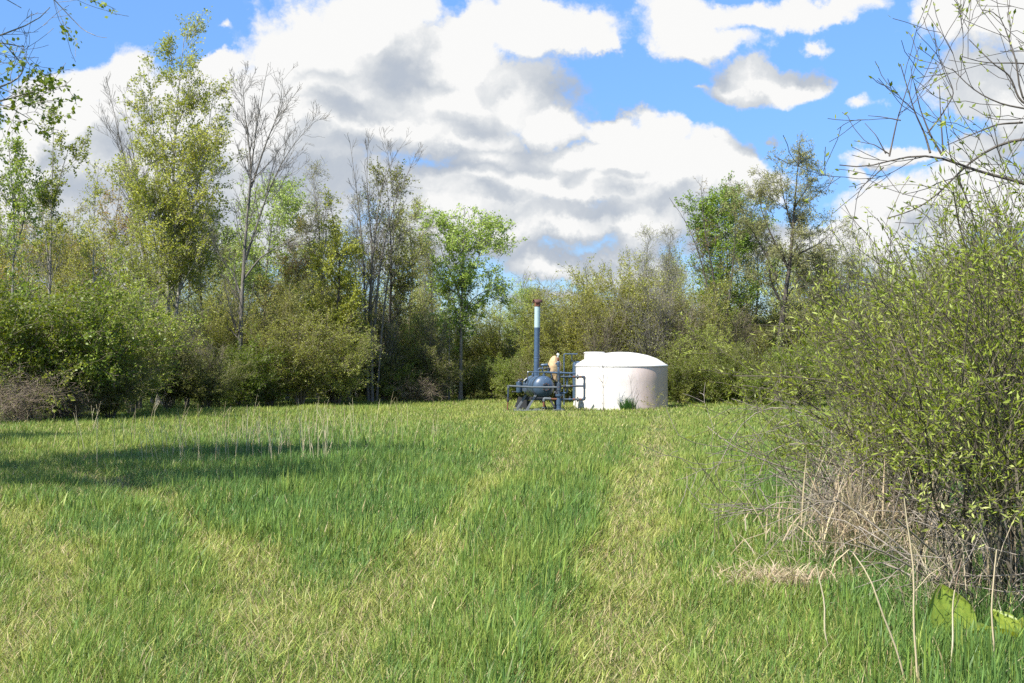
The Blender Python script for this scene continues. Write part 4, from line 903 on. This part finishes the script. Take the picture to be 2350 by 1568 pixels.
# ---- white poly tank
def tank_mat():
    m, nt, out = new_mat('white_poly'); L = nt.links.new
    tc = N(nt, 'ShaderNodeTexCoord'); sx = N(nt, 'ShaderNodeSeparateXYZ'); L(tc.outputs['Object'], sx.inputs[0])
    mp = N(nt, 'ShaderNodeMapping'); mp.inputs['Scale'].default_value = (1.2, 1.2, .35); L(tc.outputs['Object'], mp.inputs[0])
    n1 = N(nt, 'ShaderNodeTexNoise', i_Scale=1.6, i_Detail=5.0); L(mp.outputs[0], n1.inputs['Vector'])
    n2 = N(nt, 'ShaderNodeTexNoise', i_Scale=9.0, i_Detail=6.0); L(mp.outputs[0], n2.inputs['Vector'])
    # wall runs from cream to pinkish tan towards the right; fine mottling throughout
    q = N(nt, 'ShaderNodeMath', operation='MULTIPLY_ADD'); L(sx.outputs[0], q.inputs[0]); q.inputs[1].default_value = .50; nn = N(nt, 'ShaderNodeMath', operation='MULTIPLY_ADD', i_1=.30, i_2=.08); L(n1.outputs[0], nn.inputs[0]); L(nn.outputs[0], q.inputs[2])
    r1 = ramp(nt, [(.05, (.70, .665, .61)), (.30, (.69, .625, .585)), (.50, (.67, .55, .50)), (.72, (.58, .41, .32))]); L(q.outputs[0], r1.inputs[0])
    r2 = ramp(nt, [(.35, (.86, .85, .83)), (.65, (1, 1, 1))]); L(n2.outputs[0], r2.inputs[0])
    top = N(nt, 'ShaderNodeMapRange', i_1=1.36, i_2=1.40); L(sx.outputs[2], top.inputs[0])
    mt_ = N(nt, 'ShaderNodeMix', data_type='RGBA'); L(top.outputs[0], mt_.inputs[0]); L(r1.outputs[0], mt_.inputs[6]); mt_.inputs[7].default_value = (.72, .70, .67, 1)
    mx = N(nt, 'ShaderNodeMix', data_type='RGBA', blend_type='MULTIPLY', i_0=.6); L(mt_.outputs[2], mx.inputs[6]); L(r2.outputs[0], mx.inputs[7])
    bs = N(nt, 'ShaderNodeBsdfPrincipled', i_Roughness=.42); L(mx.outputs[2], bs.inputs['Base Color']); pass
    bp = N(nt, 'ShaderNodeBump', i_Strength=.15, i_Distance=.01); L(n2.outputs[0], bp.inputs['Height']); L(bp.outputs[0], bs.inputs['Normal'])
    L(bs.outputs[0], out.inputs[0]); return m
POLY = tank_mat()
wt = empty('water_tank', (TANK[0], TANK[1], 0), 0, 'large round white plastic tank with a domed top and pinkish right flank', 'tank')
RT = 1.505
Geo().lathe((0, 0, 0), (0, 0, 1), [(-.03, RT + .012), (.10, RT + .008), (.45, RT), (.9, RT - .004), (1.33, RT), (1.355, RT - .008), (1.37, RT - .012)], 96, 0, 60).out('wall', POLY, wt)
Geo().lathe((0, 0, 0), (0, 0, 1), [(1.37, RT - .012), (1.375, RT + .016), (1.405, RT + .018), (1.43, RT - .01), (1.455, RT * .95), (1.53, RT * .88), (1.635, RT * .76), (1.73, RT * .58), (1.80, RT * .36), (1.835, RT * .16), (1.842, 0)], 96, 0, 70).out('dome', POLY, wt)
mw = Geo().lathe((-.84, .48, 1.50), (0, 0, 1), [(0, .33), (.30, .325), (.305, .31)], 48).out('manway', POLY, wt)
Geo().lathe((-.84, .48, 1.80), (0, 0, 1), [(0, .30), (0, .345), (.028, .345), (.036, .335), (.045, .29), (.05, 0)], 48).out('lid', POLY, mw)
a = -1.52; Geo().bar((RT * .90 * math.cos(a), RT * .90 * math.sin(a), 1.50), ((RT + .012) * math.cos(a), (RT + .012) * math.sin(a), 1.385), .035, .04).out('lifting_lug', POLY, wt)
# ------------------------------------------------------------------ near plants
_n = np.random.default_rng(909)
# ---- willow shrubs on the right
def willow(x, y, Y, tips, label, seed, dens=.85, size=.051, r0=.017, reps=3, extra=()):
    b = Vector(((x - 1175) / F * Y, Y, -.03)); st = []
    for (tx, ty) in tips:
        for r in range(reps):
            jx, jy = tx + _n.normal(0, 36), ty + _n.normal(0, 36); dz = _n.normal(0, .75)
            a = np.array([_n.normal(0, .22), _n.normal(0, .22), 0]); q = at(jx, jy, Y) - b; q = np.array([q.x, q.y + dz, q.z])
            p = [a + (q - a) * np.array([t ** 1.35, t ** 1.2, t ** .78]) + np.array([_n.normal(0, .05), _n.normal(0, .06), _n.normal(0, .04)]) * min(1, 3 * t) for t in np.linspace(0, 1, 7)]
            st.append((p, r0 * _n.uniform(.55, 1.1), .004))
    for px, ra in extra: st.append((local(px, Y, b, _n, .10), ra, .004))
    key = 'near_willow%d' % seed
    proto(key, seed, st, [P(3.0, (.2, 1), .62, 'const', (18, 48), .13, .05, 5), P(4.6, (.1, 1), .32, 'const', (22, 55), .14, .04, 4)],
          [(2, dict(per_m=24 * dens, size=size * .8, asp=.27, spread=.012, droop=-.1)), (2, dict(per_m=12 * dens, size=size * 1.1, asp=.24, spread=.012, droop=-.1)), (1, dict(per_m=9 * dens, size=size, asp=.27, spread=.012, droop=-.1))], BK_WIL, LF_WILLOW, .0022, 12, 6, 'stem', 'foliage')
    return put(key, 'willow_shrub', b, 0, 1.0, label, 'shrub', 'willow shrubs along the right side')
willow(2290, 1420, 7.6, [(2360, 560), (2260, 600), (2180, 680), (2090, 760), (2040, 900), (2110, 1000), (2400, 700), (2240, 800)], 'nearest willow shrub with long dark stems at the lower right', 801, extra=[([(2330, 1400), (2318, 973), (2309, 753), (2291, 639), (2348, 500)], .022), ([(2300, 1400), (2290, 1000), (2278, 784), (2274, 709), (2221, 555), (2177, 445)], .020)])
willow(2150, 1290, 9.6, [(1960, 870), (2030, 810), (2090, 750), (2140, 690), (2190, 630), (2230, 580), (1900, 960), (2010, 900), (2110, 830)], 'widest willow shrub, its shoots arching left over the dead brush', 802, extra=[([(2140, 1260), (2177, 823), (2089, 779), (2001, 764), (1878, 788)], .014), ([(2160, 1260), (2100, 960), (1940, 876), (1826, 863), (1681, 863)], .013), ([(2150, 1280), (2040, 1090), (1970, 1017), (1891, 942), (1826, 898), (1707, 885)], .014)])
willow(2010, 1160, 12.5, [(1960, 870), (1900, 930), (1840, 985), (1790, 1040), (2010, 810), (2070, 770), (2120, 730)], 'willow shrub behind the dead brush at the edge of the grass', 803, reps=3)
willow(2440, 1400, 8.4, [(2390, 520), (2310, 600), (2260, 690), (2230, 840), (2460, 560), (2350, 640), (2300, 950)], 'willow shrub cut by the right edge of the picture', 804)
willow(1990, 1040, 17.5, [(1930, 900), (1980, 850), (2040, 800), (2090, 760), (2140, 720), (2180, 680)], 'tall pale willow shrub behind the others, reaching towards the grey saplings', 805, dens=.5, reps=3)
willow(2260, 1100, 14, [(2130, 680), (2200, 620), (2280, 580), (2340, 560), (2400, 580), (2200, 740), (2300, 740)], 'tall willow shrub rising behind the nearest one', 806, dens=.45, reps=2)

# ---- dead brush under them: each bent grey branch is lying or leaning there on its own
DB = [([(1624, 979), (1669, 1022), (1765, 1063), (1864, 1092), (1943, 1107), (2060, 1180), (2120, 1260)], .018, 10.6, 'long dark dead branch reaching furthest left over the grass'),
      ([(1881, 939), (1955, 1001), (1997, 1084), (2038, 1125), (2090, 1250)], .022, 10.2, 'thick dark dead branch arching down from the willow'),
      ([(1690, 1171), (1740, 1163), (1798, 1167), (1935, 1179), (2080, 1240)], .014, 9.8, 'dead branch lying level above the straw'),
      ([(1789, 1283), (1792, 1250), (1806, 1217), (1864, 1188), (1935, 1192), (2080, 1245)], .013, 9.6, 'dead branch curling down to the grass in a hook'),
      ([(1745, 1180), (1765, 1155), (1830, 1150), (1960, 1170), (2090, 1230)], .012, 9.7, 'thin bent dead branch over the straw tangle'),
      ([(1640, 1090), (1700, 960), (1780, 925), (1850, 940), (1930, 1010), (2050, 1190)], .010, 10.9, 'thin dead branch bowed in a high arch'),
      ([(1740, 1090), (1757, 1030), (1820, 1015), (1900, 1020), (2000, 1100), (2080, 1210)], .011, 10.4, 'dead branch bowed in a low arch')]
for i, (px, r, Y, lab) in enumerate(DB):
    x, y = px[-1]; b = Vector(((x - 1175) / F * Y, Y, -.03))
    pts = local(px[::-1], Y, b, _n, .06); pts[0] = (0, 0, 0)
    proto('dead_branch%d' % i, 700 + i, [(pts, r, .004)], [P(2.6, (.25, 1), .55, 'const', (20, 60), .16, .0, 5), P(3.5, (.2, 1), .25, 'const', (25, 60), .15, .0, 3)], None, BK_DEAD, None, .003, 16, 7, 'stem', 'twigs')
    put('dead_branch%d' % i, 'dead_branch', b, 0, 1, lab, 'branch', 'dead branches leaning out of the willow shrubs')

# ---- dry reeds and straw: strands nobody could count
def strands(name, n, fn, label, w=(.004, .012)):
    x, y, z, h, lean, az = fn(n)
    wv = _n.uniform(*w, n); c = np.array([.54, .45, .29]) * _n.uniform(.55, 1.1, (n, 1)) + _n.normal(0, .015, (n, 3)); c = np.clip(c, .02, 1)
    bl = blades(x, y, z, h, wv, lean, az, c, 3, 1.0, _n)
    o = link(name, mesh_np(name, [bl], [GRASS])); tag(o, label, 'straw', None, 'stuff'); return o
def f_tangle(n):
    u = _n.normal(1985, 95, n); Y = _n.uniform(8.6, 11.2, n); x = (u - 1175) / F * Y; z = np.abs(_n.normal(0, .26, n))
    return x, Y, z, _n.uniform(.15, .6, n), np.clip(_n.normal(1.2, .7, n), .05, 2.8), _n.uniform(0, 6.28, n)
strands('dry_reeds', 1700, f_tangle, 'tangle of dry tan reeds caught in the brush under the willow shrubs')
def f_foot(n):
    u = _n.uniform(2060, 2380, n); Y = _n.uniform(6.9, 9.2, n); x = (u - 1175) / F * Y; z = np.abs(_n.normal(0, .18, n))
    return x, Y, z, _n.uniform(.12, .5, n), np.clip(_n.normal(1.1, .5, n), .05, 2.4), _n.uniform(0, 6.28, n)
strands('dry_reeds', 900, f_foot, 'dry sticks and straw heaped at the foot of the nearest willow', (.003, .007))
def f_patch(n):
    x = _n.normal(1.88, .24, n); y = _n.normal(8.35, .17, n)
    return x, y, .02 + _n.uniform(0, .07, n), _n.uniform(.08, .26, n), np.clip(_n.normal(1.4, .15, n), .9, 1.57), _n.uniform(0, 6.28, n)
strands('flattened_straw', 800, f_patch, 'flattened patch of pale straw in the grass before the dead brush')

# ---- dead sticks at the willow foot
proto('stick_heap', 620, fan(_n, 40, .9, 1.0, .010, curve=.0, z0=.3), [P(3.6, (.1, 1), .5, 'const', (30, 90), .25, -.08, 4)], None, BK_DEAD, None, .003, 7, 5, 'stem', 'twigs')
for x, y, Y, s, lab in ((2300, 1440, 7.5, 1.0, 'heap of dead twigs at the foot of the nearest willow'), (2060, 1260, 9.8, .95, 'heap of dead twigs under the widest willow'), (1960, 1190, 11.6, .9, 'heap of dead twigs at the grass edge behind the straw tangle')):
    put('stick_heap', 'twig_heap', Vector(((x - 1175) / F * Y, Y, -.03)), _n.uniform(0, 6), s, lab, 'twigs')

# ---- tree just out of frame on the right whose limbs cross the sky
b = Vector(((2640 - 1175) / F * 8.6, 8.6, -.03)); Y = 8.6
ST = [([(2640, 1345), (2630, 900), (2600, 500), (2560, 100), (2540, -300)], .10, .02),
      ([(2610, 620), (2480, 470), (2350, 413), (2264, 397), (2215, 379), (2165, 356), (2116, 349), (2050, 361), (2010, 382), (1968, 384), (1938, 372)], .027, .004),
      ([(2165, 356), (2142, 310), (2122, 244), (2103, 188)], .011, .003), ([(2043, 358), (2063, 273), (2093, 171)], .008, .003), ([(2137, 350), (2132, 303), (2106, 254), (2073, 142)], .010, .003), ([(2167, 352), (2162, 263), (2162, 191)], .008, .003),
      ([(2132, 303), (2160, 270), (2198, 211), (2169, 135)], .008, .003), ([(2600, 430), (2450, 330), (2350, 313), (2297, 329), (2257, 349), (2198, 402), (2165, 448), (2109, 481), (2047, 497)], .022, .004),
      ([(2198, 402), (2225, 450), (2250, 520), (2240, 560)], .010, .003), ([(2590, 330), (2420, 260), (2350, 244), (2307, 240), (2241, 204), (2198, 148)], .018, .003), ([(2580, 400), (2430, 300), (2350, 224), (2340, 130), (2330, 76), (2307, 10), (2267, 13)], .018, .003),
      ([(2420, 260), (2350, 230), (2330, 165), (2290, 148), (2241, 79)], .013, .003), ([(2570, 220), (2430, 150), (2350, 138), (2264, 142), (2218, 122)], .014, .003), ([(2560, 110), (2430, 40), (2380, 0), (2330, -60)], .014, .003), ([(2030, 383), (1990, 420), (1965, 437)], .006, .002), ([(2070, 275), (2030, 264), (1998, 262)], .006, .002), ([(2045, 354), (2010, 330), (1968, 318)], .006, .002), ([(2035, 352), (2012, 310), (1992, 278)], .006, .002), ([(2350, 280), (2290, 285), (2250, 300), (2180, 330)], .010, .003)]
st = [(local(p, Y, b, _n, .03, .012), r0, r1) for p, r0, r1 in ST]
proto('near_tree', 640, st, [P(2.4, (.3, 1), .40, 'const', (25, 60), .12, .06, 6), P(2.2, (.3, 1), .3, 'const', (25, 55), .12, .06, 4)],
      [(2, dict(per_m=5, size=.042, asp=.42, spread=.006, droop=-.3, t0=.5)), (1, dict(per_m=4.5, size=.045, asp=.42, spread=.006, droop=-.3, t0=.6)), (0, dict(per_m=2.2, size=.04, asp=.42, spread=.006, droop=-.3, t0=.75))], BK_DARK, LF_WILLOW, .0026, 20, 7)
put('near_tree', 'budding_tree', b, 0, 1, 'nearly bare tree at the right edge, dark limb and budding twigs crossing the sky', 'tree')

# ---- tree just out of frame on the left: its boughs enter at the top corner and its shadow lies across the grass
b = Vector((-8.6, 13.2, -.03)); Y = 13.2
ST = [([(-650, 1170), (-640, 700), (-620, 200), (-600, -300), (-590, -800)], .20, .03), ([(-640, 500), (-520, 150), (-380, -200), (-300, -500)], .09, .01), ([(-630, 400), (-800, 50), (-950, -250)], .09, .01), ([(-620, 100), (-560, -350), (-480, -700)], .08, .01),
      ([(-640, 330), (-350, 170), (-120, 95), (0, 65), (34, 56), (85, 41), (123, 24)], .05, .004), ([(-640, 420), (-350, 270), (-120, 225), (0, 226), (34, 227), (68, 212), (137, 191)], .05, .004), ([(-350, 170), (-100, 130), (0, 103), (34, 92), (58, 109)], .025, .004), ([(-100, 225), (-10, 215), (22, 178), (30, 140), (45, 120)], .02, .004), ([(-120, 225), (0, 236), (30, 250), (45, 262)], .014, .004), ([(-640, 480), (-300, 330), (-90, 290), (-20, 265), (20, 240)], .04, .004),
      ([(-620, 0), (-350, -120), (-120, -90), (-20, -20), (30, 5)], .05, .004), ([(-600, -150), (-300, -260), (-60, -180), (60, -80), (118, 0), (167, 51), (191, 73), (215, 79)], .022, .003)]
st = [(local(p, Y, b, _n, .25, 0), r0, r1) for p, r0, r1 in ST]
st += [([(0, 0, 2.2 + .3 * i % 3), (math.cos(i * 2.4) * 1.2, math.sin(i * 2.4) * 1.3, 4.6 + i * .3), (math.cos(i * 2.4) * 2.3, math.sin(i * 2.4) * 2.5, 6.0 + .38 * i)], .05, .006) for i in range(14)]
thin = lambda p: (p[:, 0] < 2.2) | ((p[:, 0] < 4.15) & (vnoise(p[:, 0] * 2.3, p[:, 2] * 2.3 + p[:, 1], 12) > .36))
proto('corner_poplar', 650, st, [P(2.2, (.3, 1), .72, 'lin', (25, 60), .12, .05, 5), P(4.5, (.15, 1), .42, 'const', (28, 60), .14, .02, 4), P(3.0, (.15, 1), .18, 'const', (30, 60), .14, .0, 3)],
      [(3, dict(per_m=34, size=.058, asp=.85, spread=.02, keep=thin)), (2, dict(per_m=22, size=.058, asp=.85, spread=.03, keep=thin))], BK_GREY, LF_GREEN, .0028, 16, 7)
put('tree_rich', 'maple_tree', Vector((-10.5, 15.0, -.03)), 2.0, (1.15, 1.15, 1.4), 'leafy maple just out of the picture on the left whose shadow crosses the grass', 'tree')
put('tree_light', 'poplar_tree', Vector((-13.6, 20.8, -.03)), 1.0, .95, 'poplar just out of the picture on the left whose shadow dapples the far grass', 'tree')
put('corner_poplar', 'poplar_tree', b, 0, 1, 'near poplar whose leafy boughs hang in from the top left corner', 'tree')

# ---- dry reed stalks standing in the grass on the left
for v in range(4):
    g = Geo(); h = (.42, .55, .68, .85)[v]; bend = (.04, -.06, .10, .02)[v]
    pts = np.array([[(bend * t * t, .02 * t, h * t) for t in np.linspace(0, 1, 6)]]); rad = np.linspace(.0040, .0018, 6)[None]
    g.b.append(tubes(pts, rad, 5)); 
    if v % 2: g.b.append(tubes(pts[:, 3:] + np.array([.0, 0, 0]) + np.linspace(0, 1, 3)[None, :, None] * np.array([.08, 0, -.12]), np.full((1, 3), .003), 4))
    mname = 'dry_stalk'; PROTO['stalk%d' % v] = mesh_np(mname, g.b, [])
mt, nt, out = new_mat('dry_reed'); L = nt.links.new
oi = N(nt, 'ShaderNodeObjectInfo'); rp = ramp(nt, [(0, (.38, .30, .17)), (1, (.62, .53, .34))]); L(oi.outputs['Random'], rp.inputs[0])
bs = N(nt, 'ShaderNodeBsdfPrincipled', i_Roughness=.7); L(rp.outputs[0], bs.inputs['Base Color']); L(bs.outputs[0], out.inputs[0]); STRAW = mt
for v in range(4): PROTO['stalk%d' % v].materials.append(STRAW)
for i in range(190):
    u = float(np.clip(_n.normal(590, 200), 60, 1000)); yy = float(_n.uniform(985, 1075)) if u < 760 else float(_n.uniform(970, 1050))
    X, Y = ground_xy(u, yy); o = link('dry_stalk', PROTO['stalk%d' % (i % 4)], None, (X, Y, float(gh(np.array([X]), np.array([Y]))[0]) - .01))
    o.rotation_euler = (_n.normal(0, .10), _n.normal(.02, .12), _n.uniform(0, 6.28)); o.scale = (1, 1, float(_n.uniform(.7, 1.15)))
    tag(o, 'thin dry tan reed stalk standing among others in the left of the grass', 'stalk', 'dry reed stalks in the left of the grass')

# ---- dry stems close by at the lower right
for px, Y, lab in (([(1968, 1268), (2026, 1386), (2085, 1610)], 5.9, 'long pale dry stem leaning left in the lower right corner'), ([(2075, 1150), (2088, 1374), (2108, 1610)], 5.8, 'tallest upright pale stem in the lower right grass'), ([(2183, 1349), (2181, 1450), (2179, 1600)], 5.9, 'short straight pale stem before the broad yellow green leaf'), ([(2279, 1262), (2276, 1400), (2268, 1590)], 6.0, 'pale stem with a broken top near the right edge'), ([(1872, 1291), (1890, 1410), (1906, 1530)], 6.5, 'thin grey dry stem right of the flattened straw'), ([(2330, 1500), (2280, 1560), (2250, 1610)], 5.8, 'slanting dry stem in the bottom right corner')):
    b = Vector(((px[-1][0] - 1175) / F * Y, Y, 0)); pts = resample(local(px[::-1], Y, b, _n, .03), 9) + _n.normal(0, .012, (9, 3)); pts[0, 2] = -.02
    g = Geo(); q = resample(pts, 10)[None]; g.b.append(tubes(q, np.linspace(.0058, .003, 10)[None], 6))
    tag(link('dry_reed', mesh_np('dry_reed', g.b, [STRAW]), None, b), lab, 'stem')

# ---- broad yellow-green leaves
mt = leaf_mat('broad_leaf', [(.17, .235, .03), (.26, .31, .045)], .35, .4, .35)
def broad_leaf(Lh, Wd, curl, lean, seed):
    r = np.random.default_rng(seed); nu, nv_ = 9, 14; v = []
    for j in range(nv_):
        t = j / (nv_ - 1); wdt = Wd * .5 * (math.sin(math.pi * min(1, t * .97 + .03)) ** .75) * (1.12 - .35 * t) + .002
        for i in range(nu):
            s = i / (nu - 1) * 2 - 1
            zc = .10 * Wd * abs(s) ** 1.5 + .012 * math.sin(s * 9 + t * 7)
            v.append((s * wdt, -zc + curl * Lh * t * t * .5 + .0, t * Lh))
    f = [(j * nu + i, j * nu + i + 1, (j + 1) * nu + i + 1, (j + 1) * nu + i) for j in range(nv_ - 1) for i in range(nu - 1)]
    v = np.array(v); c, s_ = math.cos(lean), math.sin(lean); v = np.stack([v[:, 0], v[:, 1] * c + v[:, 2] * s_, -v[:, 1] * s_ + v[:, 2] * c], 1)
    return Blk(v, f, 0, np.clip(.5 + r.normal(0, .2, len(f)), 0, 1), True)
def rosette(name, loc, specs, label):
    e_ = empty(name, loc, 0, label, 'plant')
    for i, (Lh, Wd, curl, lean, rz) in enumerate(specs):
        o = link('leaf', mesh_np('leaf', [broad_leaf(Lh, Wd, curl, lean, i)], [mt]), e_); o.rotation_euler = (0, 0, rz)
X, Y = ground_xy(2185, 1480); rosette('broad_leaf_plant', (X, Y, -.02), [(.36, .33, .35, .22, .25), (.18, .14, .5, .9, 2.6)], 'single broad upright yellow green leaf at the foot of the nearest willow')
X, Y = ground_xy(2330, 1505); rosette('broad_leaf_plant', (X, Y, .10), [(.30, .19, .6, 1.1, 1.9), (.28, .19, .6, 1.0, -1.2), (.22, .15, .6, .8, .3)], 'low spreading yellow green leaves in the bottom right corner')
X, Y = ground_xy(142, 962); rosette('broad_leaf_plant', (X, Y, -.02), [(.42, .2, .6, .7, 1.3), (.4, .2, .6, .6, -1.3), (.36, .2, .5, .4, .2), (.38, .18, .6, .8, 2.6)], 'rosette of broad bright leaves by the dead twigs on the left')

# ---- plants in front of the tank
def small(key, name, x, Y, seed, stems, levels, leaf, bark, lf, label, cat='sapling', rmin=.003):
    b = base_at(x, Y); proto(key, seed, [(local(p, Y, b, _n, .03), r0, r1) for p, r0, r1 in stems], levels, leaf, bark, lf, rmin, 10, 5, 'stem', 'twigs'); return put(key, name, b, 0, 1, label, cat)
small('tank_sapling', 'bare_sapling', 1383, 37.7, 660, [([(1384, 945), (1384, 900), (1384, 860), (1383, 832)], .016, .006), ([(1384, 880), (1374, 868), (1364, 848)], .008, .003), ([(1385, 890), (1394, 870), (1400, 848)], .008, .003), ([(1386, 945), (1388, 905), (1394, 878)], .008, .003), ([(1384, 930), (1377, 915), (1373, 905)], .006, .003)], [P(2.5, (.3, 1), .3, 'const', (20, 45), .1, .06, 4)], None, BK_DARK, None, 'slim bare sapling standing against the left half of the white tank')
small('tank_weed', 'dry_weed', 1453, 37.7, 661, [([(1452, 945), (1450, 910), (1447, 875)], .009, .004), ([(1452, 930), (1456, 905), (1462, 890)], .007, .003), ([(1454, 945), (1460, 915), (1466, 905)], .007, .003)], [P(5, (.2, 1), .22, 'const', (20, 50), .12, .05, 3)], None, BK_DARK, None, 'small reddish dry weed against the right half of the tank', 'weed')
small('tank_shrub', 'young_shrub', 1503, 37.9, 662, [([(1500, 945), (1498, 915), (1496, 897)], .008, .003), ([(1504, 945), (1508, 920), (1512, 908)], .007, .003), ([(1508, 945), (1520, 925), (1528, 915)], .007, .003), ([(1498, 945), (1490, 928), (1484, 918)], .006, .003)], [P(7, (.15, 1), .25, 'const', (25, 60), .12, .05, 3)], [(1, dict(per_m=30, size=.045, asp=.6, spread=.03))], BK_BROWN, LF_OLIVE, 'small budding shrub at the right foot of the tank', 'shrub')
small('field_weed', 'dry_weed', 183, 31.5, 663, [([(183, 955), (182, 920), (180, 885)], .012, .005), ([(184, 955), (187, 925), (186, 895)], .010, .004), ([(180, 955), (172, 940), (166, 930)], .008, .004), ([(186, 955), (196, 940), (205, 935)], .008, .004)], [P(3, (.3, 1), .25, 'const', (20, 50), .12, .05, 3)], None, BK_DEAD, None, 'pale dry upright weed stems before the dark bushes on the left', 'weed')
n = 420; a = _n.uniform(0, 6.28, n); r = _n.uniform(0, .22, n)
bl = blades(np.cos(a) * r, np.sin(a) * r, np.zeros(n), _n.uniform(.25, .52, n), _n.uniform(.008, .016, n), np.clip(r * 2.6 + _n.normal(0, .15, n), .02, 1.2), a, np.array([.055, .135, .03]) * _n.uniform(.7, 1.3, (n, 1)), 3, 1.0, _n)
bb = base_at(1441, 38.0); tag(link('grass_tuft', mesh_np('grass_tuft', [bl], [GRASS]), None, bb), 'dark green grass tuft growing against the front of the tank', 'grass tuft')
